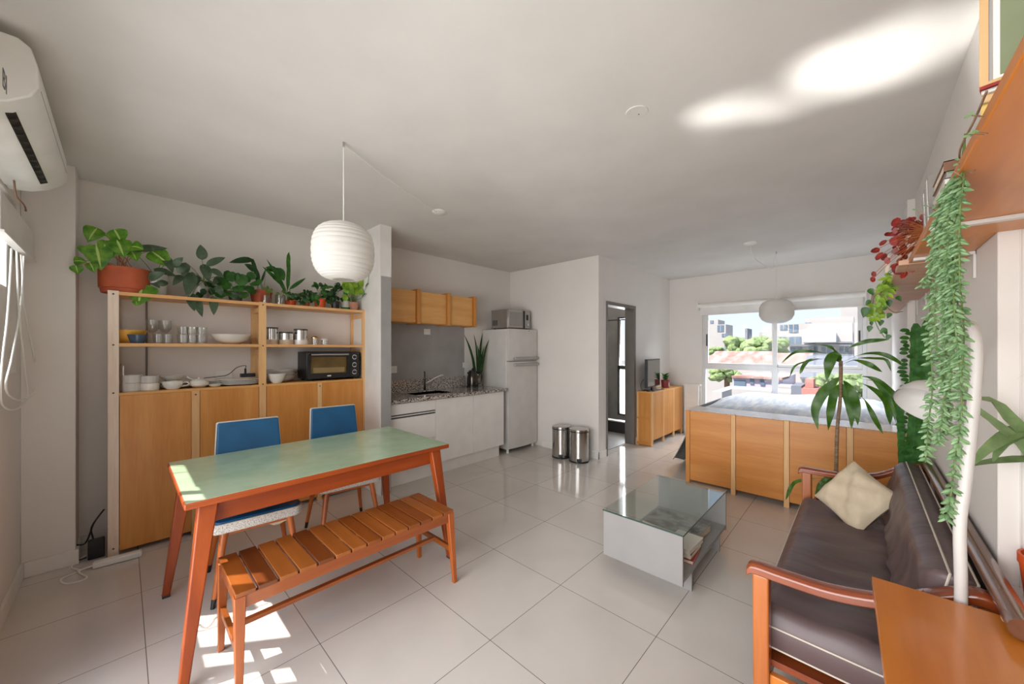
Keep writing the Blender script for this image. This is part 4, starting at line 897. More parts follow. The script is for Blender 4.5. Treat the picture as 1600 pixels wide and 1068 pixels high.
# canisters
def canister(u, wpx, h, lab, m2='cork'):
    Y = 3.97; x, r = rd(u, 540, Y, wpx); t = thing('canister', lab, 'canister', (x, Y, Z2), 0, 'steel canisters with pale bases')
    obj('base', lathe(B(), [(0, 0), (r*1.08, 0), (r*1.05, .045), (0, .045)], (x, Y, Z2+.0006), 28), m2, t, smooth=True)
    obj('body', lathe(B(), [(0, .045), (r, .045), (r, h-.014), (0, h-.014)], (x, Y, Z2), 28), 'steel', t, smooth=True)
    obj('lid', lathe(B(), [(0, h-.014), (r*1.03, h-.014), (r*1.03, h), (0, h)], (x, Y, Z2), 28), 'dark_grey', t, bevel=.002)
canister(425, 16, .158, 'tall steel canister beside the middle post'); canister(447, 19, .118, 'shorter steel canister in the middle of the three'); canister(470, 19, .150, 'steel canister with whiter base, rightmost of the three', 'porcelain')
for u_, m_, h, lb in ((492, 'gold', .085, 'small glass shaker with copper cap'), (507, 'white_pot', .065, 'small glass shaker with white cap')):
    Y = 3.95; x, r = rd(u_, 540, Y, 10); t = thing('shaker', lb, 'shaker', (x, Y, Z2), 0, 'spice shakers right of the canisters')
    obj('jar', lathe(B(), [(0, 0), (r, 0), (r, h*.75), (r-.003, h*.75), (r-.003, .004), (0, .004)], (x, Y, Z2+.0006), 20), 'glass', t, smooth=True); obj('cap', lathe(B(), [(r*1.05, h*.75), (r*1.05, h*.85), (r*.6, h), (0, h*1.02)], (x, Y, Z2), 20), m_, t, smooth=True)
# bowls right bay
for k in range(3): bowl('stacked_bowl', 'grey-white wide bowl stacked behind the deep white bowl, ' + ('lowest', 'middle', 'topmost')[k], 438, 4.04, Z1+.028*k, 44, .062, 'grey_ceramic', 'stacked bowls beside the toaster oven')
bowl('deep_bowl', 'deep white round bowl in front of the stacked bowls', 432, 3.90, Z1, 26, .088, 'porcelain', foot=.45)
# toaster oven
t = thing('toaster_oven', 'black toaster oven with glass door and three knobs in the right bay', 'toaster oven', (1.46, 4.0, Z1))
ox0 = ay(479, 560, 3.865).x; ox1 = ay(562, 560, 3.865).x; oz0, oz1 = Z1+.018, Z1+.285
obj('case', bx(B(), ox0, ox1, 3.87, 4.13, oz0, oz1), 'black', t, bevel=.006)
dx = ox0+(ox1-ox0)*.79
b = B(); 
for (a0, a1, z0, z1) in ((ox0+.006, dx, oz0+.005, oz0+.055), (ox0+.006, dx, oz1-.05, oz1-.008), (ox0+.006, ox0+.035, oz0+.055, oz1-.05), (dx-.03, dx, oz0+.055, oz1-.05)): bx(b, a0, a1, 3.856, 3.871, z0, z1)
d_ = obj('oven_door', b, 'black_gloss', t)
mat('oven_inside', S(176, 160, 130), .5, col2=S(140, 124, 98), ns=6)
obj('door_glass', bx(B(), ox0+.035, dx-.03, 3.858, 3.862, oz0+.055, oz1-.05), 'smoke_glass', d_)
obj('oven_cavity', bx(B(), ox0+.035, dx-.03, 3.866, 3.8705, oz0+.055, oz1-.05), 'oven_inside', t)
obj('baking_tray', bx(B(), ox0+.06, dx-.05, 3.863, 3.866, oz0+.06, oz0+.11), 'porcelain', t, bevel=.001)
obj('door_handle', tube(B(), [(ox0+.03, 3.835, oz1-.028), (dx-.02, 3.835, oz1-.028)], .008, 10), 'chrome', d_, smooth=True)
obj('lettering_mark', bx(B(), (ox0+dx)/2-.018, (ox0+dx)/2+.018, 3.8545, 3.856, oz0+.022, oz0+.034), 'porcelain', d_)
for z in (.055, .13, .21):
    k = obj('knob', lathe(B(), [(0, 0), (.019, 0), (.016, .018), (0, .02)], ((dx+ox1)/2, 3.868, oz0+z), 18, Matrix.Rotation(PI/2, 3, 'X').to_3x3()), 'black_gloss', t, smooth=True)
    obj('knob_ring', lathe(B(), [(.019, 0), (.024, 0), (.024, .003), (.019, .003)], ((dx+ox1)/2, 3.869, oz0+z), 20, Matrix.Rotation(PI/2, 3, 'X').to_3x3()), 'chrome', k)
for x in (ox0+.04, ox1-.04):
    for y in (3.90, 4.10): obj('foot', bx(B(), x-.012, x+.012, y-.012, y+.012, Z1+.0005, oz0), 'black', t)
# floor clutter behind the shelf
p = az(145, 886, 0); q = az(222, 866, 0)
t = thing('power_strip', 'white power strip lying on the floor before the shelving unit', 'power strip', ((p.x+q.x)/2, (p.y+q.y)/2, 0))
obj('strip_body', bar(B(), (p.x, p.y-.02, .022), (q.x, q.y-.02, .022), .05, .05, .04, .04), 'white_plastic', t, bevel=.008)
obj('strip_cable', tube(B(), smooth_path([(p.x, p.y-.02, .02), (p.x-.06, p.y-.02, .006), (p.x-.02, p.y-.16, .005), (p.x-.10, p.y-.16, .005), (p.x-.13, p.y-.06, .005), (p.x-.06, p.y-.0, .005), (p.x-.10, p.y+.10, .005), (p.x-.04, p.y+.18, .03)], 6), .005, 6), 'white_plastic', t, smooth=True)
p = az(152, 872, 0)
t = thing('router_box', 'black power adapter box standing on the floor behind the left post', 'adapter', (p.x-.005, p.y+.03, 0))
obj('box', bx(B(), p.x-.045, p.x+.035, p.y+.0, p.y+.05, .001, .13), 'black', t, bevel=.005)
tag(obj('tangled_cable', tube(B(), smooth_path([(p.x-.02, p.y+.05, .12), (p.x-.03, p.y+.10, .20), (p.x+.03, p.y+.12, .30), (p.x-.02, p.y+.1, .22), (p.x-.06, p.y+.08, .10), (p.x-.13, p.y+.06, .12), (p.x-.15, p.y+.05, .06), (p.x-.09, p.y+.04, .02), (p.x-.14, p.y+.02, .012), (p.x-.05, p.y-.01, .03)], 6), .005, 6), 'black', smooth=True), 'tangled black cables on the floor in the corner left of the shelving unit', 'cable')

# ================================================================== plants
def pleaf(bm, pts, W, prof='lance', face=(0, -1, .3), fold=.22, n=10, wave=0):
    P = smooth_path([Vector(p) for p in pts], 8); tot = [0]
    for a, c in zip(P, P[1:]): tot.append(tot[-1]+(c-a).length)
    F = {'lance': lambda t: math.sin(PI*min(1, t)**.75)**.8 if 0 < t < 1 else .03, 'strap': lambda t: min(1, t*4+.2)*(1-t**4)+.02, 'tip': lambda t: (max(0, (t-.30)/.70)**.6)*(1-max(0, (t-.30)/.70)**3)*1.25+.05,
         'round': lambda t: math.sqrt(max(.002, 1-(2*t-1)**2)), 'heart': lambda t: max(.03, abs(math.sin(PI*min(1, max(.012, t))**.5))**.85)}[prof]
    rows = []; face = Vector(face); ph = random.random()*6
    for i in range(n+1):
        s_ = tot[-1]*i/n; k = 0
        while k < len(tot)-2 and tot[k+1] < s_: k += 1
        f = (s_-tot[k])/max(1e-6, tot[k+1]-tot[k]); p = P[k].lerp(P[k+1], f); d = (P[k+1]-P[k]).normalized()
        side = d.cross(face)
        if side.length < .1: side = d.cross(Vector((1, 0, .2)))
        side.normalize(); nr = side.cross(d).normalized()
        w_ = W/2*max(.03, F(i/n)); wb = nr*wave*math.sin(i/n*15+ph)*F(i/n)
        rows.append([bm.verts.new(p-side*w_+nr*w_*fold+wb), bm.verts.new(p), bm.verts.new(p+side*w_+nr*w_*fold-wb)])
    for a, c in zip(rows, rows[1:]): bm.faces.new((a[0], a[1], c[1], c[0])); bm.faces.new((a[1], a[2], c[2], c[1]))
def pot(name, t, x, y, z, r, h, m, taper=.78, rim=True, soil=True):
    pr = [(0, 0), (r*taper, 0), (r*.96, h*.8), (r*.96, h*.8), (r, h*.8), (r, h), (r*.9, h), (r*.88, h*.86), (0, h*.86)] if rim else [(0, 0), (r*taper, 0), (r, h), (r*.94, h), (r*.9, h*.88), (0, h*.88)]
    o = obj(name, lathe(B(), pr, (x, y, z+.0005), 28), m, t, smooth=True)
    if soil: obj('soil', lathe(B(), [(0, h*.88), (r*.88, h*.87)], (x, y, z), 20), 'soil', t)
    return o
YD = [3.99, 2.9]
def dd(u, v, D, j=0.0): return ay(u, v, min(YD[0]+(D-YD[1])+random.uniform(-j, j), YB-.06))
def dep(x, y):
    YD[0] = y; YD[1] = x*CS+y*SN; return YD[1]
# 1 syngonium in the large terracotta pot
Y = 3.99; x = ay(196, 430, Y).x; D = dep(x, Y); t = thing('potted_syngonium', 'bright variegated arrowhead plant in the large terracotta pot, leftmost on the shelving unit', 'potted plant', (x, Y, Z3))
obj('pot', lathe(B(), [(0, 0), (.125, 0), (.130, .03), (.138, .035), (.140, .185), (.130, .185), (.128, .16), (0, .16)], (x, Y, Z3+.0005), 32), 'terracotta', t, smooth=True)
obj('soil', lathe(B(), [(0, .163), (.128, .162)], (x, Y, Z3), 20), 'soil', t)
b = B(); s_ = B(); vn = B(); o0 = Vector((x, Y, Z3+.17))
for (u0, v0, u1, v1, w_) in ((152, 356, 137, 378, 20), (178, 358, 190, 380, 22), (150, 382, 158, 422, 27), (182, 374, 194, 402, 26), (205, 392, 214, 408, 18), (165, 375, 162, 398, 14), (133, 384, 135, 400, 14), (115, 408, 136, 410, 12),
                           (118, 414, 122, 428, 12), (140, 410, 148, 426, 12), (236, 392, 268, 418, 26), (222, 444, 216, 477, 34), (212, 470, 214, 478, 8), (205, 385, 225, 390, 18), (176, 388, 172, 404, 14), (168, 366, 176, 372, 12)):
    a = dd(u0, v0, D-.10, .05); c = dd(u1, v1, D-.13, .05); m_ = a.lerp(c, .5)+Vector((0, -.01, .005))
    pleaf(b, [a, m_, c], w_*D/FP*1.15, 'heart', fold=.15, n=8); oV = Vector((0, -.004, .001)); n0 = len(b.faces); pleaf(b, [a+oV, m_+oV, c.lerp(a, .06)+oV], w_*D/FP*.10, 'strap', fold=0, n=5); b.faces.ensure_lookup_table(); [setattr(f_, 'material_index', 1) for f_ in b.faces[n0:]]; stalk(s_, o0+Vector((random.uniform(-.05, .05), -.03, 0)), a, .0022, .03)
fo_ = obj('foliage', b, 'leaf_bright', t, smooth=True); fo_.data.materials.append(mat('leaf_vein', S(176, 204, 110), .5)); obj('stems', s_, 'stem_red', t, smooth=True)
# 2 grey-green philodendron in white pot
Y = 4.0; x = ay(243, 430, Y).x; D = dep(ay(300, 430, 3.95).x, 3.95); t = thing('potted_philodendron', 'grey-green plant with long hanging leaves in a white pot, behind the first shelf edge', 'potted plant', (x, Y, Z3))
pot('pot', t, x, Y, Z3, .075, .17, 'white_pot', .8, True)
b = B(); s_ = B(); o0 = Vector((x, Y-.02, Z3+.15))
LV = [(205, 390, 262, 388, 13), (316, 406, 313, 382, 17), (322, 415, 352, 402, 13), (232, 436, 258, 426, 15), (290, 410, 286, 432, 15), (318, 412, 326, 440, 17), (300, 425, 292, 462, 20), (308, 430, 300, 450, 15), (294, 462, 304, 486, 13), (301, 458, 316, 495, 15),
      (333, 462, 334, 492, 14), (272, 415, 286, 402, 12), (276, 425, 292, 418, 11), (240, 420, 276, 432, 12), (328, 420, 350, 434, 12), (248, 446, 262, 440, 12), (262, 410, 284, 420, 12), (338, 446, 346, 462, 13), (258, 400, 270, 426, 14), (236, 440, 250, 450, 10), (285, 430, 270, 446, 12), (345, 432, 332, 446, 12)]
for (u0, v0, u1, v1, w_) in LV:
    a = dd(u0, v0, D-.04, .06); c = dd(u1, v1, D-.08, .05); pleaf(b, [a, a.lerp(c, .5)+Vector((0, -.012, .004)), c], w_*D/FP*.85, 'lance', fold=.2, n=8)
hub = dd(318, 440, D-.02)
for (u0, v0, u1, v1, w_) in LV: stalk(s_, hub if u0 > 270 else o0, dd(u0, v0, D-.05), .002, .015)
stalk(s_, o0, hub, .004, .03)
obj('foliage', b, 'leaf_grey', t, smooth=True); obj('stems', s_, 'stem_green', t, smooth=True)
# grey pot in the hanging mass
def bush(name, lab, u, Y, z, r, h, m, leafm, L, pr='round', potm=None, taper=.78, stemm='stem_green', rim=True, group=None, prof_n=6):
    x = ay(u, 430, Y).x; D = dep(x, Y); t = thing(name, lab, 'potted plant', (x, Y, z), 0, group)
    pot('pot', t, x, Y, z, r, h, m, taper, rim); b = B(); s_ = B()
    for (u0, v0, u1, v1, w_) in L:
        a = dd(u0, v0, D-.03, .04); c = dd(u1, v1, D-.05, .04); pleaf(b, [a, a.lerp(c, .5)+Vector((0, -.006, .003)), c], w_*D/FP*1.12, pr, fold=.2, n=prof_n)
        stalk(s_, (x+random.uniform(-.4, .4)*r, Y+random.uniform(-.3, .3)*r, z+h*.85), a, .0015, .005)
    obj('foliage', b, leafm, t, smooth=True); obj('stems', s_, stemm, t, smooth=True); return t
def rl(u, v, du, dv, n, l, w_, seed, up=.4):
    rnd = random.Random(seed); out = []
    for k in range(n):
        a = rnd.uniform(0, 2*PI); uu = u+rnd.uniform(-du, du); vv = v+rnd.uniform(-dv, dv)
        out.append((uu, vv, uu+l*math.cos(a), vv+l*abs(math.sin(a))*rnd.choice((1, -up)), w_*rnd.uniform(.8, 1.2)))
    return out
bush('potted_hoya', 'small plant with round glossy leaves in a grey pot, right of the hanging grey-green plant', 316, 4.02, Z3, .055, .11, 'grey_ceramic', 'leaf_dark', rl(330, 452, 18, 8, 10, 12, 9, 3))
bush('potted_peperomia', 'glossy bright green round-leaved peperomia overhanging the shelf edge left of the middle post', 368, 3.95, Z3, .055, .075, 'dark_grey', 'leaf_mid',
     [(362, 440, 364, 424, 15), (374, 446, 380, 428, 16), (392, 437, 393, 424, 12), (370, 446, 376, 456, 17), (396, 440, 404, 446, 17), (355, 442, 346, 430, 15), (352, 452, 345, 462, 15), (382, 440, 388, 430, 12), (378, 456, 382, 466, 13), (366, 456, 360, 464, 12), (348, 440, 340, 446, 13), (385, 446, 392, 456, 13), (372, 436, 366, 428, 12), (360, 450, 350, 446, 13), (390, 452, 396, 460, 11), (356, 432, 350, 424, 12), (341, 455, 346, 466, 12)])
bush('potted_peace_lily', 'terracotta pot with a few tall arching dark leaves, beside the middle post', 408, 4.02, Z3, .088, .125, 'terracotta', 'leaf_dark',
     [(402, 442, 396, 404, 5), (396, 405, 358, 410, 9), (400, 424, 382, 412, 9), (408, 442, 415, 420, 3), (416, 420, 440, 424, 8), (404, 440, 402, 420, 4), (393, 404, 400, 425, 5)], 'lance')
def jar(u, Y, wpx, h, lab, inner, L, pr='round'):
    x, r = rd(u, 540, Y, wpx); t = thing('glass_jar', lab, 'jar', (x, Y, Z3), 0, 'glass jars of cuttings on the top shelf'); D = dep(x, Y)
    obj('jar_body', lathe(B(), [(0, 0), (r, 0), (r, h), (r-.002, h), (r-.003, .005), (0, .005)], (x, Y, Z3+.0006), 24), 'glass', t, smooth=True)
    b = B()
    for (u0, v0, u1, v1, w_) in L: a = dd(u0, v0, D, .015); c = dd(u1, v1, D, .02); pleaf(b, [a, a.lerp(c, .5), c], w_*D/FP, pr, n=6); stalk(b, (x, Y, Z3+.02), a, .0013)
    obj('cuttings', b, inner, t, smooth=True)
jar(416, 3.94, 15, .075, 'glass jar with pale green cuttings just left of the middle post top', 'leaf_olive', rl(420, 450, 5, 4, 8, 7, 5, 5))
jar(438, 3.95, 14, .095, 'glass jar with water just right of the middle post top', 'leaf_olive', rl(440, 458, 4, 5, 5, 6, 4, 6))
bush('potted_orchid', 'tall thin strap-leaved plant in an orange pot right of the middle post', 454, 3.99, Z3, .05, .055, 'orange_pot', 'leaf_mid',
     [(449, 455, 452, 393, 5), (447, 455, 416, 404, 5), (446, 450, 410, 416, 6), (430, 418, 444, 438, 14), (452, 452, 478, 434, 5), (444, 446, 426, 435, 4), (432, 419, 414, 418, 5), (446, 456, 430, 428, 5), (451, 394, 449, 425, 5)]+rl(455, 463, 8, 6, 10, 8, 7, 8), 'lance')
bush('potted_pilea', 'small mottled trailing plant between the two orange pots', 478, 3.94, Z3, .035, .05, 'terracotta', 'leaf_dark', rl(476, 464, 13, 8, 26, 6, 5, 11))
bush('potted_begonia', 'leafy plant in a bright orange pot in the middle of the right top shelf', 500, 3.95, Z3, .055, .09, 'orange_pot', 'leaf_mid', [(497, 452, 490, 440, 6), (500, 450, 522, 448, 4), (502, 452, 510, 446, 6)]+rl(492, 462, 12, 9, 16, 8, 7, 12)+rl(500, 450, 10, 6, 10, 8, 6, 13))
bush('potted_calathea', 'dark mottled leafy plant in a black pot near the right end of the top shelf', 524, 3.95, Z3, .045, .08, 'black', 'leaf_dark', rl(520, 462, 12, 8, 26, 7, 6, 14)+rl(528, 446, 6, 5, 8, 7, 6, 15))
x, r = rd(540, 540, 3.99, 14); t = thing('green_bottle', 'green glass bottle between the black and the pinkish clay pots', 'bottle', (x, 3.99, Z3)); obj('bottle_body', lathe(B(), [(0, 0), (r, 0), (r, .12), (r*.45, .16), (r*.45, .20), (0, .2)], (x, 3.99, Z3+.0006), 24), mat('green_glass', S(70, 190, 90), .05, trans=.6, ior=1.3), t, smooth=True); obj('bottle_label', lathe(B(), [(r+.0006, .03), (r+.0006, .1)], (x, 3.99, Z3), 24), 'grey_ceramic', t, smooth=True)
bush('potted_spathe', 'bright green plant in a worn pinkish clay pot, right end of top shelf', 553, 3.92, Z3, .048, .085, 'terracotta_old', 'leaf_lime', [(552, 462, 545, 440, 6), (556, 462, 560, 440, 6), (558, 460, 568, 436, 4), (560, 462, 585, 434, 4)]+rl(550, 450, 12, 10, 22, 10, 8, 16), taper=.7)
# vine climbing the pier
b = B(); s_ = B(); P0 = [Vector((1.70, 3.98, Z3+.11)), Vector((1.755, 3.86, 2.02)), Vector((1.765, 3.80, 2.12)), Vector((1.768, 3.74, 2.2)), Vector((1.768, 3.72, 2.36)), Vector((1.765, 3.72, 2.44))]
tube(s_, smooth_path(P0, 5), .0018, 6)
for (p, d, L_, w_) in ((P0[5], (0, -.5, .6), .07, .045), (P0[4], (0, -.8, .1), .06, .03), (P0[2], (0, -.7, .5), .09, .02), (P0[1], (0, -.7, .4), .10, .02)): leaf(b, p-Vector((.004, 0, 0)), d, L_, w_, .5, 'lance', up=(-1, 0, .2))
o = obj('climbing_vine', s_, 'stem_green', smooth=True); tag(o, 'thin vine with a few leaves climbing the white kitchen pier', 'vine'); obj('foliage', b, 'leaf_mid', o, smooth=True)
# snake plant leaves in a vase on the worktop
Y = 3.98; x = ay(747, 560, Y).x; D = dep(x, Y); t = thing('vase_of_leaves', 'tall green sword leaves in a glass vase beside the kettle', 'vase', (x, Y, .932))
obj('vase', lathe(B(), [(0, 0), (.042, 0), (.048, .09), (.05, .18), (.047, .18), (.045, .09), (.04, .006), (0, .006)], (x, Y, .9325), 24), 'glass', t, smooth=True)
b = B()
for (u0, v0, um, vm, u1, v1, w_) in ((744, 590, 735, 548, 725, 522, 6), (746, 590, 744, 545, 740, 521, 5), (748, 590, 750, 545, 754, 519, 7), (750, 590, 757, 550, 764, 530, 6), (742, 590, 738, 560, 730, 535, 7), (747, 592, 748, 560, 746, 538, 7), (751, 590, 752, 560, 757, 540, 5)):
    pleaf(b, [dd(u0, v0, D), dd(um, vm, D, .02), dd(u1, v1, D, .03)], w_*D/FP*.8, 'strap', fold=.4)
obj('leaves', b, 'leaf_dark', t, smooth=True)

# dracaena behind the far sofa arm
def zc(x, y): return 1200+x/3.5615, 500+y/3.5615
XD = 3.80
t = thing('potted_dracaena', 'tall dracaena with drooping wavy leaves standing behind the far sofa arm', 'potted plant', (XD, .13, 0))
trunk = [ax(*zc(a, c), XD) for a, c in ((405, 225), (405, 320), (401, 450), (386, 600), (380, 800), (380, 900))]+[Vector((XD, .135, .27))]
obj('trunk', tube(B(), smooth_path(trunk, 8), [.012]*10+[.011]*15+[.012]*24, 12), 'bark', t, smooth=True)
pot('pot', t, XD, .13, 0, .15, .28, 'terracotta', .75)
b = B()
for pts, w_, kind in (([(395, 215), (330, 188), (240, 172), (150, 178), (75, 238)], 26, 'tip'), ([(400, 230), (300, 215), (220, 228), (150, 255), (120, 318)], 20, 'tip'), ([(300, 215), (240, 215), (200, 250), (178, 300)], 34, 'tip'),
        ([(410, 215), (450, 155), (540, 120), (600, 112), (675, 106)], 36, 'tip'), ([(412, 215), (380, 180), (350, 150), (292, 135)], 20, 'tip'), ([(420, 230), (520, 190), (620, 185), (700, 215), (765, 262)], 34, 'tip'), ([(420, 240), (500, 212), (600, 212), (660, 222), (685, 285)], 24, 'tip'),
        ([(420, 245), (480, 222), (560, 245), (635, 288)], 40, 'tip'), ([(400, 235), (372, 190), (345, 230), (325, 338)], 80, 'lance'), ([(398, 315), (340, 370), (290, 430), (262, 510), (278, 610)], 78, 'lance'), ([(400, 355), (370, 400), (350, 490), (335, 612)], 62, 'lance'),
        ([(412, 350), (440, 420), (462, 500), (465, 605)], 66, 'lance'), ([(418, 335), (455, 380), (490, 470), (500, 585)], 62, 'lance'), ([(420, 310), (500, 308), (600, 328), (680, 390), (745, 470)], 38, 'tip'), ([(420, 318), (520, 350), (610, 400), (665, 470), (680, 580)], 54, 'tip'),
        ([(430, 318), (560, 320), (650, 400), (700, 460), (722, 570)], 52, 'tip'), ([(455, 385), (530, 435), (570, 500), (600, 560), (640, 632)], 38, 'tip'), ([(420, 312), (540, 330), (640, 350), (700, 430), (735, 560)], 30, 'tip'),
        ([(372, 885), (300, 878), (200, 888), (140, 910), (98, 1000)], 34, 'tip'), ([(375, 888), (330, 882), (290, 920), (262, 970)], 44, 'lance'), ([(378, 888), (350, 900), (350, 940), (362, 992)], 56, 'lance'), ([(385, 890), (420, 872), (480, 875), (525, 912)], 34, 'tip'), ([(385, 905), (430, 910), (495, 942)], 20, 'lance'), ([(380, 890), (400, 870), (450, 860), (500, 868)], 14, 'lance')):
    off = random.uniform(-.08, .08); P = [ax(*zc(*q), XD+off*min(1, k/2)) for k, q in enumerate(pts)]
    pleaf(b, P, w_/3.5615*2.86/FP*(.66 if kind == 'lance' else .8), kind, face=(-1, random.uniform(-.3, .3), random.uniform(.1, .5)), fold=.12, n=16, wave=.007)
obj('foliage', b, 'leaf_drac', t, smooth=True)
# columnar euphorbia
t = thing('euphorbia_cactus', 'tall dark green ridged euphorbia with small side leaves beside the right wall', 'potted plant', (3.60, -.185, 0))
pot('pot', t, 3.60, -.185, 0, .12, .26, 'black', .8)
b = B(); lf = B()
for (pts, r) in (([(1430, 505), (1428, 600), (1424, 700)], .034), ([(1447, 500), (1445, 600), (1438, 700)], .036), ([(1404, 612), (1406, 660), (1408, 735)], .022), ([(1427, 640), (1422, 690), (1418, 740)], .030), ([(1440, 600), (1436, 680), (1428, 740)], .03)):
    P = [ax(u, v, 3.55) for u, v in pts]+[Vector((3.60, -.185, .22))]; SPt = smooth_path(P, 16); rings = []
    for i, p in enumerate(SPt):
        e = min(1, i/3+.35)*(1+.10*math.sin(i*1.9)); rings.append([b.verts.new(p+Vector((math.cos(k*PI/3+.3)*r*e*(1 if k % 2 == 0 else .42), math.sin(k*PI/3+.3)*r*e*(1 if k % 2 == 0 else .42), 0))) for k in range(6)])
    for a_, c_ in zip(rings, rings[1:]):
        for k in range(6): b.faces.new((a_[k], a_[(k+1) % 6], c_[(k+1) % 6], c_[k]))
    b.faces.new(rings[0])
    if r > .033:
        for i in range(2, 34, 1 if r < .035 else 3):
            p = SPt[min(i, len(SPt)-1)]; a = random.choice((.3+2*PI/3, 2.9, .9, 2.0)); leaf(lf, p+Vector((math.cos(a)*r, math.sin(a)*r, 0)), (math.cos(a)*.5, math.sin(a)+.5, .35), random.uniform(.035, .055), .026, .6, 'round', n=5, up=(-1, 0, .3))
obj('stems', b, 'cactus', t); obj('foliage', lf, 'leaf_mid', t, smooth=True)

# ---- wall shelves on the right
t = thing('wall_shelf', 'orange-brown wooden wall shelf nearest the camera carrying books and plants', 'shelf', (1.55, -.235, 1.85))
obj('board', bx(B(), .62, 1.955, -.60, -.150, 1.850, 1.876), 'shelf_wood', t, bevel=.003); obj('board', bx(B(), 1.955, 2.40, -.318, -.150, 1.850, 1.876), 'shelf_wood', t, bevel=.003)
for x in (1.15, 1.73, 2.27):
    k = obj('bracket', bx(B(), x-.013, x+.013, -.317 if x > 1.96 else -.59, -.235 if x < 1.5 else -.155, 1.838, 1.8495), 'white_metal', t, bevel=.001)
    if x > 1.96: obj('bracket_leg', bx(B(), x-.013, x+.013, -.319, -.311, 1.745, 1.838), 'white_metal', k, bevel=.001)
t = thing('wall_shelf', 'pale pinkish plank wall shelf running on to the bedroom window wall', 'shelf', (4.0, -.2, 1.85))
xs = [2.42, 2.78, 3.12, 3.50, 3.88, 4.25, 4.62, 4.98, 5.36, 5.72]
for x0, x1 in zip(xs, xs[1:]): obj('plank', bx(B(), x0, x1-.006, -.318 if x1 < 4.55 else -.272, -.12 if x0 < 3.3 else -.05, 1.850, 1.872), 'plank', t, bevel=.002)
for x in (2.75, 3.35, 3.75, 4.3): obj('bracket', bx(B(), x-.01, x+.01, -.3185, -.311, 1.74, 1.8495), 'white_metal', t)
# books on it
SH = 1.876
gS = 'books lying on the near wall shelf'
def sbook(x0, x1, y0, y1, z, h, cov, lab, grp=gS, page='page'):
    t = thing('book', lab, 'book', ((x0+x1)/2, (y0+y1)/2, z), 0, grp)
    obj('pages', bx(B(), x0+.002, x1-.002, y0+.002, y1-.003, z+.0025, z+h-.0025), page, t)
    b = B(); bx(b, x0, x1, y0, y1, z, z+.0025); bx(b, x0, x1, y0, y1, z+h-.0025, z+h); bx(b, x0, x0+.002, y0, y1, z, z+h); obj('cover', b, cov, t)
    return t
bk = sbook(1.035, 1.20, -.313, -.151, SH+.0005, .022, 'book_yellow', 'yellow spined book at the bottom of the pile under the green picture')
obj('spine_band', bx(B(), 1.0335, 1.035, -.295, -.19, SH+.006, SH+.017), 'book_dark', bk)
bk = sbook(1.035, 1.20, -.313, -.152, SH+.023, .016, 'book_tan', 'tan book with teal band in the pile under the green picture'); obj('spine_band', bx(B(), 1.0335, 1.035, -.30, -.18, SH+.027, SH+.034), 'book_teal', bk)
sbook(1.037, 1.20, -.315, -.1515, SH+.0395, .008, 'book_white', 'white booklet near the top of the pile under the green picture')
sbook(1.033, 1.20, -.315, -.150, SH+.048, .006, 'book_red', 'thin red book on top of the pile under the green picture')
t = thing('botanical_picture', 'framed green leaf picture standing on the red book, cut by the frame edge', 'picture', (1.04, -.26, SH+.054))
b = B(); x0, z0, z1, ya, yb = 1.036, SH+.0545, SH+.36, -.42, -.1495
for (y0, y1, a0, a1) in ((yb-.010, yb, z0+.006, z1-.01), (ya, ya+.01, z0+.006, z1-.01), (ya, yb, z0, z0+.006), (ya, yb, z1-.01, z1)): bx(b, x0, x0+.014, y0, y1, a0, a1)
obj('picture_frame', b, 'book_tan', t); obj('mount', bx(B(), x0+.004, x0+.008, ya+.01, yb-.008, z0+.006, z1-.01), 'porcelain', t); obj('print', bx(B(), x0+.002, x0+.004, ya+.02, yb-.022, z0+.012, z1-.03), 'art_green', t); obj('grey_edge', bx(B(), x0+.002, x0+.004, yb-.014, yb-.008, z0+.006, z1-.01), 'book_grey', t)
b = B()
for (y, z, w_, l_, dz) in ((-.225, z0+.07, .024, .075, -.9), (-.215, z0+.03, .018, .05, -1.2), (-.235, z0+.11, .02, .06, -.5), (-.25, z0+.03, .03, .06, -.8)): leaf(b, (x0+.0015, y, z+.05), (0, .35, dz), l_, w_, 0, 'lance', up=(-1, 0, 0), fold=0)
obj('printed_leaves', b, 'art_leaf', t)
PV = Vector((1.036, -.151, 0)); RZ = math.radians(-13)
for o_ in [q_ for q_ in COL.objects if q_.parent is None and q_.get('label') and ('green picture' in q_['label'] or 'green leaf picture' in q_['label'])]:
    d_ = o_.location-PV; z_ = o_.location.z; o_.location = PV+Matrix.Rotation(RZ, 3, 'Z') @ d_; o_.location.z = z_; o_.rotation_euler = (0, 0, RZ)
# far pile: magazines
for k, (h, c, lb) in enumerate(((.02, 'book_grey', 'grey magazine lowest in the far pile on the near wall shelf'), (.018, 'book_white', 'white magazine second in the far pile on the near wall shelf'), (.02, 'book_grey', 'grey book under the topmost of the far pile'), (.03, 'book_brown', 'brown book topmost of the far pile on the near wall shelf'))):
    sbook(1.46+.01*k, 1.70, -.312, -.160+.004*(k % 2), SH+.0005+[0, .0205, .039, .0595][k], h, c, lb)
for k in range(6):
    x0 = 1.72+.028*k; t = thing('magazine', 'silvery magazine leaning in the row behind the burro tail plant, ' + ('first', 'second', 'third', 'fourth', 'fifth', 'last')[k]+' from the camera', 'magazine', (x0, -.235, SH), 0, 'leaning magazines on the near wall shelf')
    lo = [(x0, -.313, SH+.0005), (x0+.018, -.313, SH+.0005), (x0+.018, -.152, SH+.0005), (x0, -.152, SH+.0005)]; obj('issue', hexa(B(), lo, [(a_+.05, b_, c_+.15-.006*k) for a_, b_, c_ in lo]), ('silver', 'book_white', 'book_grey', 'silver', 'book_white', 'silver')[k], t)
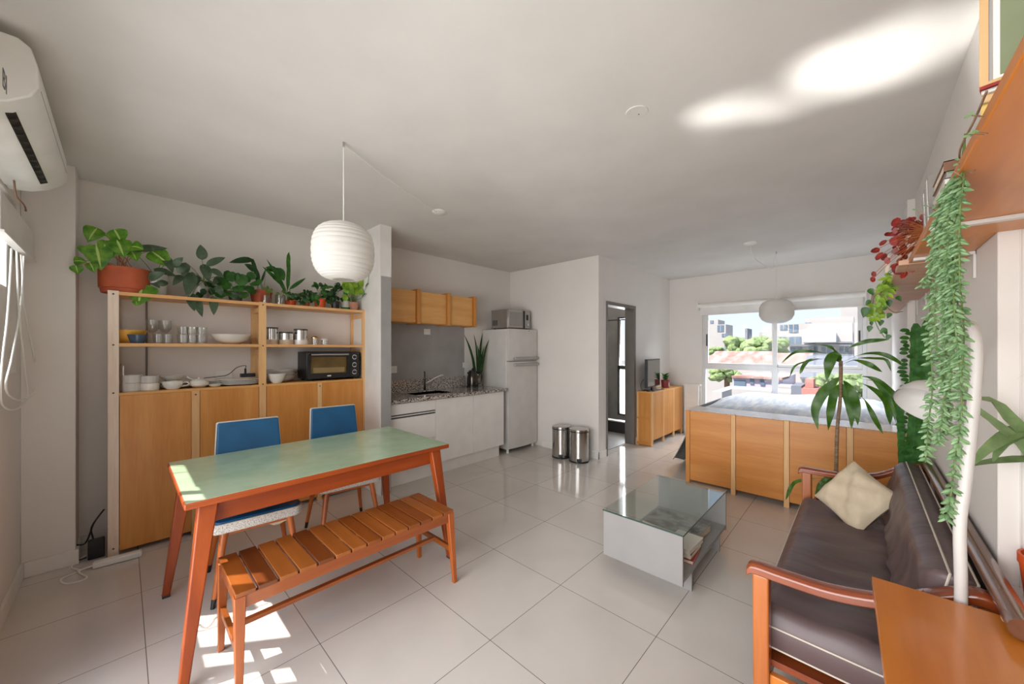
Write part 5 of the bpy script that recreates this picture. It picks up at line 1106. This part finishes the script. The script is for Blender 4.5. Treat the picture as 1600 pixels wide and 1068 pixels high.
# burro tail
t = thing('burro_tail_plant', 'long trailing pale green burro tail hanging down from the near wall shelf', 'hanging plant', (1.34, -.22, SH))
pot('pot', t, 1.36, -.235, SH, .05, .075, 'terracotta', .8)
b = B(); s_ = B()
def bead(bm, p, d, L_, r):
    d = Vector(d).normalized(); u = d.cross(Vector((.1, .2, 1))).normalized(); v = d.cross(u); n = 5
    r1 = [bm.verts.new(p+d*L_*.30+(u*math.cos(2*PI*k/n)+v*math.sin(2*PI*k/n))*r) for k in range(n)]; r2 = [bm.verts.new(p+d*L_*.72+(u*math.cos(2*PI*k/n)+v*math.sin(2*PI*k/n))*r*.8) for k in range(n)]
    a = bm.verts.new(p); c = bm.verts.new(p+d*L_)
    for k in range(n): bm.faces.new((a, r1[k], r1[(k+1) % n])); bm.faces.new((r1[k], r2[k], r2[(k+1) % n], r1[(k+1) % n])); bm.faces.new((r2[k], c, r2[(k+1) % n]))
def DS(u): return max(.78, .80+(1500-u)*.0033)
for pts, dense, LL in (([(1503, 268), (1482, 290), (1466, 330), (1456, 420), (1453, 520), (1457, 600), (1451, 660), (1446, 722)], .9, .024), ([(1503, 272), (1480, 300), (1472, 380), (1475, 480), (1479, 560), (1474, 640), (1464, 692)], 1.3, .022),
                       ([(1505, 276), (1490, 310), (1488, 400), (1492, 500), (1500, 580), (1502, 650), (1492, 720), (1486, 770), (1479, 810)], .95, .024), ([(1500, 290), (1478, 350), (1462, 400), (1450, 428), (1438, 447)], 1.1, .018), ([(1500, 300), (1474, 345), (1452, 368), (1445, 373)], 1.0, .014),
                       ([(1506, 280), (1500, 340), (1500, 440), (1506, 520), (1502, 600)], 1.0, .022), ([(1500, 280), (1474, 330), (1464, 430), (1462, 520), (1470, 570), (1474, 600)], 1.0, .022), ([(1498, 285), (1482, 340), (1482, 450), (1488, 540), (1484, 620), (1478, 680)], 1.2, .022),
                       ([(1500, 275), (1486, 300), (1480, 380), (1484, 470), (1490, 520)], 1.2, .020), ([(1503, 270), (1494, 310), (1492, 390), (1496, 460), (1497, 520)], 1.1, .020)):
    P = smooth_path([ad(u, v, DS(u)+random.uniform(-.03, .03)) for u, v in pts], 8); tube(s_, [Vector((1.35, -.215, SH+.075)), Vector((1.32, -.17, SH+.085))]+P, .0016, 5); acc = 0; k = 0
    for a_, c_ in zip(P, P[1:]):
        L_ = (c_-a_).length; acc += L_
        while acc > .0085/dense:
            acc -= .0085/dense; k += 1; an = k*2.4; pt = a_.lerp(c_, random.random())
            for q in (0, PI): bead(b, pt, (math.cos(an+q), math.sin(an+q), -.35-random.random()*.8), LL*random.uniform(.7, .95), LL*.17)
obj('trailing_leaves', b, 'leaf_sedum', t, smooth=True); obj('stems', s_, 'stem_green', t, smooth=True)
# trailing stem along the shelf edge with small leaves
b = B(); s_ = B(); P = smooth_path([Vector((1.30, -.16, SH+.01)), Vector((1.18, -.146, SH+.006)), Vector((1.05, -.146, SH+.006)), Vector((.96, -.146, SH+.012))], 5); tube(s_, P, .0018, 5)
for (u, v) in ((1512, 250), (1505, 262), (1498, 255), (1490, 268), (1518, 180), (1524, 180), (1516, 212), (1524, 208), (1530, 206), (1510, 258), (1500, 250), (1432, 328), (1450, 322)):
    D_ = .62 if v < 220 else (.78 if u > 1480 else 1.0); p = ad(u, v, D_); leaf(b, p, (-.2, .5, random.uniform(-.3, .5)), .010, .005, .4, 'round', n=4, up=(-1, 0, .3)); stalk(s_, p, ad(u+14, v+(8 if v > 220 else 2), D_), .0009)
o = obj('trailing_sprig', s_, 'bark', smooth=True); tag(o, 'dark trailing sprig with tiny leaves along the near shelf edge', 'vine'); obj('foliage', b, 'leaf_sedum', o, smooth=True)
# red-leaved plant
t = thing('red_leaved_plant', 'bushy dark red leaved plant spilling from the end of the near wall shelf', 'potted plant', (2.26, -.232, SH))
pot('pot', t, 2.26, -.234, SH, .052, .07, 'terracotta', .8); b = B(); s_ = B()
rnd = random.Random(4); Ls = [(355, 160, 95), (480, 165, 110), (510, 130, 60), (600, 110, 60), (350, 260, 100), (400, 220, 70), (280, 270, 60), (235, 350, 70), (165, 420, 85), (200, 475, 80), (245, 482, 70), (275, 515, 65), (330, 340, 75), (400, 310, 80), (400, 350, 80), (420, 400, 70), (560, 190, 80), (520, 200, 80), (580, 300, 70), (640, 190, 60), (370, 600, 110), (430, 650, 70), (500, 590, 80), (150, 640, 55), (140, 690, 60), (440, 480, 60), (470, 430, 60), (390, 440, 70), (350, 430, 60), (560, 240, 60), (600, 240, 60), (470, 260, 60), (500, 340, 60), (620, 150, 50), (340, 560, 60)]
Ls += [(rnd.uniform(330, 600), rnd.uniform(150, 540), 55) for _ in range(60)]
Ls = [l_ for l_ in Ls if l_[1] < 900-.92*l_[0] or l_[1] > 560 or l_[0] < 420]
for x_, y_, sz in Ls:
    u, v = 1340+x_/5.93, 320+y_/5.93; p = ad(u, v, 1.78+rnd.uniform(-.10, .10)); a = rnd.uniform(.6, 2.2)*-1; L_ = sz/5.93*1.78/FP*1.05
    d = Vector((rnd.uniform(-.3, .3), .6*rnd.uniform(-.3, 1), rnd.uniform(-1, .1))); leaf(b, p-d.normalized()*L_/2, d, L_, L_*.62, .2, 'round', up=(-.8, .2, rnd.uniform(-.4, .8)), n=6, fold=.15)
    stalk(s_, (2.27+rnd.uniform(-.04, .04), -.20, SH+.06), p, .0011, .02)
obj('foliage', b, 'leaf_red', t, smooth=True); obj('stems', s_, 'stem_red', t, smooth=True)
# pothos on the far shelf
t = thing('hanging_pothos', 'yellow-green pothos hanging over the edge of the pale plank shelf', 'hanging plant', (2.95, -.19, 1.872))
pot('pot', t, 2.95, -.19, 1.872, .05, .08, 'white_pot', .8); b = B(); b2 = B(); s_ = B(); DP = 2.12
def zp(x, y): return 1300+x/4.857, 420+y/4.857
for (x_, y_, sz) in ((250, 330, 70), (435, 262, 48), (370, 410, 44), (285, 455, 44), (385, 470, 46), (430, 355, 40), (300, 415, 30), (470, 150, 40), (300, 175, 50), (510, 225, 42), (410, 484, 30), (425, 520, 40), (270, 255, 40), (340, 385, 30), (330, 345, 36), (395, 300, 30)):
    p = ad(*zp(x_, y_), DP+rnd.uniform(-.05, .05)); L_ = sz/4.857*DP/FP*1.15; d = Vector((0, rnd.uniform(-.8, .8), -.7)); leaf(b, p-d.normalized()*L_/2, d, L_, L_*.7, .3, 'heart', up=(-1, 0, .3), n=7)
for k in range(95):
    a = k/95; x_ = 440-125*a+rnd.uniform(-45, 45); y_ = 60+330*a+rnd.uniform(-18, 18); p = ad(*zp(x_, y_), DP+rnd.uniform(-.05, .05)); d = Vector((0, rnd.uniform(-1, 1), rnd.uniform(-1, .3))); leaf(b2, p, d, .036, .022, .3, 'heart', up=(-1, 0, .3), n=5)
for pts in ([(430, 20), (400, 120), (350, 220), (320, 320), (340, 430), (400, 520)], [(440, 30), (420, 150), (390, 230), (430, 300), (480, 330), (540, 320)], [(425, 40), (360, 140), (310, 260), (290, 380)]): tube(s_, [Vector((2.95, -.17, 1.94))]+smooth_path([ad(*zp(*q), DP) for q in pts], 5), .0018, 5)
obj('foliage', b, 'leaf_mid', t, smooth=True); obj('young_leaves', b2, 'leaf_lime', t, smooth=True); obj('stems', s_, 'stem_green', t, smooth=True)
tag(obj('wooden_stake', bx(B(), 3.10, 3.115, -.115, -.10, 1.873, 2.02), 'pine_pale'), 'thin pale wooden stake standing on the plank shelf', 'stake')
# foreground plant on the ledge
t = thing('strap_leaved_plant', 'striped strap-leaved plant in an orange pot at the right frame edge', 'potted plant', (1.875, -.405, .72))
pot('pot', t, 1.87, -.41, .72, .068, .135, 'orange_pot', .8)
b = B()
for pts, w_ in (([(1645, 790), (1612, 712), (1560, 665), (1520, 632), (1504, 592)], 14), ([(1648, 790), (1618, 700), (1580, 655), (1545, 624), (1488, 628)], 17), ([(1650, 790), (1640, 690), (1600, 672), (1545, 700), (1512, 735)], 26), ([(1655, 790), (1640, 700), (1605, 676), (1570, 690), (1550, 724)], 30), ([(1640, 800), (1618, 726), (1560, 720), (1494, 731)], 14), ([(1650, 800), (1630, 730), (1590, 718), (1560, 722)], 22), ([(1660, 780), (1625, 640), (1605, 585), (1588, 592)], 4)):
    P = [ad(u, v, 1.13) for u, v in pts]; P = [Vector((1.87, -.41, .84))]+P; pleaf(b, P, w_*1.13/FP*1.2, 'strap', face=(-.8, .3, .6), fold=.3, n=18)
obj('foliage', b, mat('leaf_striped', S(92, 118, 68), .45, col2=S(122, 146, 98), ns=10, stretch=(1, 3, 3), contrast=(.3, .7)), t, smooth=True)

# ================================================================== outside the bedroom window
mat('stucco_white', S(188, 181, 176), .9, ns=.3); mat('stucco_grey', S(128, 130, 138), .9, ns=.3); mat('stucco_pink', S(196, 184, 198), .9, ns=.3); mat('roof_red', S(164, 112, 100), .9, col2=S(184, 160, 150), ns=.35, stretch=(1, 3, 1)); mat('brick', S(192, 128, 116), .9, ns=.6)
mat('far_glass', S(108, 124, 140), .2); mat('tree_green', S(150, 164, 110), .9, col2=S(112, 134, 84), ns=1.2); mat('ground', S(140, 136, 130), .9, ns=.1); mat('roof_grey', S(120, 122, 130), .9); mat('awning', S(236, 234, 230), .9)
struct('ground', bx(B(), 9, 420, -260, 320, -13.2, -13), 'ground')
def block(name, lab, cat, u0, u1, vt, X, m, depth=9, zb=-13, wins=(), wm='far_glass', slabs=(), group=None):
    a = ax(u0, vt, X); c = ax(u1, vt, X); y0, y1 = min(a.y, c.y), max(a.y, c.y)
    t = thing(name, lab, cat, (X+depth/2, (y0+y1)/2, zb), 0, group); obj('wall', bx(B(), X, X+depth, y0, y1, zb, a.z), m, t)
    for (ua, ub, va, vb) in wins: p = ax(ua, va, X); q = ax(ub, vb, X); w_ = obj('window', bx(B(), X-.12, X, min(p.y, q.y), max(p.y, q.y), q.z, p.z), wm, t); mid = (p.y+q.y)/2; obj('window_bar', bx(B(), X-.16, X-.12, mid-.06, mid+.06, q.z, p.z), 'stucco_white', w_)
    for (ua, ub, va, vb, mm, dp) in slabs: p = ax(ua, va, X-dp); q = ax(ub, vb, X-dp); obj('balcony', bx(B(), X-dp, X, min(p.y, q.y), max(p.y, q.y), q.z, p.z), mm, t)
    return t
block('apartment_tower', 'distant tall pale apartment tower at the left of the window view', 'building', 1104, 1122, 500, 150, 'stucco_white', wins=((1110, 1115, 500.5, 505),))
block('apartment_tower', 'stepped apartment tower with grey upper storeys left of the trees', 'building', 1118, 1134, 507, 135, 'stucco_white', wins=((1121, 1131, 508, 518), (1128, 1137, 521, 526)))
block('apartment_tower', 'dark grey block attached below the stepped tower', 'building', 1132, 1146, 528, 128, 'stucco_grey', wins=((1134, 1143, 534, 539),))
block('water_tower', 'small dark rooftop tank far away above the trees', 'building', 1164, 1168, 513, 190, 'stucco_grey')
block('distant_roofline', 'far pale row of rooftops on the skyline behind the trees', 'building', 1146, 1212, 529, 220, 'stucco_white')
block('distant_house', 'far white house showing just left of the middle window post', 'building', 1186, 1208, 519, 200, 'stucco_white')
block('apartment_block', 'large apartment block with balconies and big windows at the right of the view', 'building', 1205, 1332, 507, 100, 'stucco_white', 7,
      wins=((1219, 1230, 508, 515), (1233, 1247, 507, 519), (1217, 1229, 526, 537), (1233, 1252, 526, 537), (1217, 1230, 542, 551), (1234, 1254, 542, 550), (1264, 1278, 541, 550), (1283, 1300, 541, 551), (1312, 1326, 541, 550)),
      slabs=((1231, 1334, 538, 540, 'stucco_grey', 1.6), (1215, 1334, 552, 556, 'stucco_grey', 1.2), (1261, 1306, 520, 534, 'awning', 2.4), (1255, 1334, 534, 535.5, 'stucco_grey', 1.8)))
block('penthouse', 'set-back penthouse storey on top of the large apartment block', 'building', 1258, 1334, 497, 108, 'stucco_white', 8, wins=((1258, 1268, 504, 514), (1305, 1312, 506, 518), (1318, 1330, 504, 508)))
block('neighbour_tower', 'plain beige wall rising at the right end of the skyline', 'building', 1314, 1345, 480, 125, 'stucco_white', 8)
def tree(name, lab, u, v, X, r, m='tree_green', h=13, seed=1, cat='tree', grp=None, fl=.7):
    p = ax(u, v, X); t = thing(name, lab, cat, (p.x, p.y, -13), 0, grp); rn = random.Random(seed); b = B()
    for k in range(26): blob(b, p+Vector((rn.uniform(-.6, .6)*r, rn.uniform(-.9, .9)*r, rn.uniform(-.6, .5)*r*fl)), r*.34*rn.uniform(.7, 1.2), r*.34*rn.uniform(.7, 1.2), r*.3*rn.uniform(.7, 1.1), seg=6)
    for vv in b.verts: vv.co += Vector((rn.uniform(-1, 1), rn.uniform(-1, 1), rn.uniform(-1, 1)))*r*.05
    obj('crown', b, m, t); obj('trunk', tube(B(), [(p.x, p.y, -13), (p.x, p.y, p.z)], .3, 8), 'bark', t, smooth=True)
tree('leafy_tree', 'broad pale green tree behind the red roofs', 1168, 541, 90, 3.6, seed=2, grp='trees seen through the bedroom window'); tree('leafy_tree', 'pale green tree touching the middle window post', 1196, 543, 84, 3.2, seed=3, grp='trees seen through the bedroom window')
tree('leafy_tree', 'small tree peeping over the roofs at the far left', 1118, 547, 84, 1.4, seed=4, grp='trees seen through the bedroom window'); tree('leafy_tree', 'dark green tree below the window transom at the left', 1136, 583, 50, 1.6, seed=5, grp='trees seen through the bedroom window')
tree('leafy_shrub', 'yellow-green shrubs behind the dracaena trunk', 1300, 606, 35, 1.3, 'tree_green', seed=6); tree('leafy_shrub', 'yellow-green shrub at the lower right of the window view', 1322, 600, 37, 1.5, 'tree_green', seed=7)
def gable(name, lab, u0, u1, vr, ve, X, m, depth=7, wallm='stucco_white', wins=()):
    # pitched roof: ridge far, eave near
    a = ax(u0, ve, X); c = ax(u1, ve, X); rg = ax(u0, vr, X+depth); y0, y1 = min(a.y, c.y), max(a.y, c.y)
    t = thing(name, lab, 'building', (X+depth/2, (y0+y1)/2, -13)); obj('wall', bx(B(), X+.3, X+2*depth, y0, y1, -13, a.z), wallm, t)
    obj('roof', hexa(B(), [(X, y0, a.z-.1), (X+depth, y0, rg.z-.1), (X+depth, y1, rg.z-.1), (X, y1, a.z-.1)], [(X, y0, a.z+.1), (X+depth, y0, rg.z+.1), (X+depth, y1, rg.z+.1), (X, y1, a.z+.1)]), m, t)
    for (ua, ub, va, vb) in wins: p = ax(ua, va, X); q = ax(ub, vb, X); obj('window', bx(B(), X+.2, X+.3, min(p.y, q.y), max(p.y, q.y), q.z, p.z), 'far_glass', t)
    return t
gable('tin_roof_house', 'house with long faded red tin roof filling the lower left upper pane', 1098, 1200, 549, 568, 60, 'roof_red')
gable('tin_roof_house', 'red tin roof house to the right of the middle window post', 1196, 1262, 552, 570, 56, 'roof_red')
gable('tin_roof_house', 'grey gabled roof house right of the red tin roofs', 1250, 1340, 556, 590, 52, 'roof_grey')
gable('pink_house', 'pale lilac house with windows below the transom', 1143, 1222, 585, 588, 44, 'roof_red', 5, 'stucco_pink', wins=((1146, 1164, 593, 605), (1171, 1177, 590, 600), (1187, 1194, 590, 602)))
block('white_terrace_wall', 'long white terrace wall crossing the lower window pane', 'wall', 1128, 1250, 606, 36, 'stucco_white', 3)
block('corrugated_shed', 'small ribbed grey shed at the lower left of the window view', 'building', 1113, 1128, 611, 32, 'stucco_white', 3)
block('water_tank_hut', 'red-brown shed wall beside the brick chimney', 'building', 1236, 1252, 602, 31, 'roof_grey', 3)
block('brick_chimney_house', 'salmon brick rooftop block below the chimney', 'building', 1252, 1278, 606, 31, 'brick', 2.5)
block('brick_chimney', 'square salmon brick chimney stack', 'chimney', 1258, 1271, 592, 31.5, 'brick', 1.5, zb=ax(1258, 606, 31).z)
block('low_white_house', 'white low house wall right of the middle post in the lower pane', 'building', 1211, 1238, 603, 40, 'stucco_white', 3)
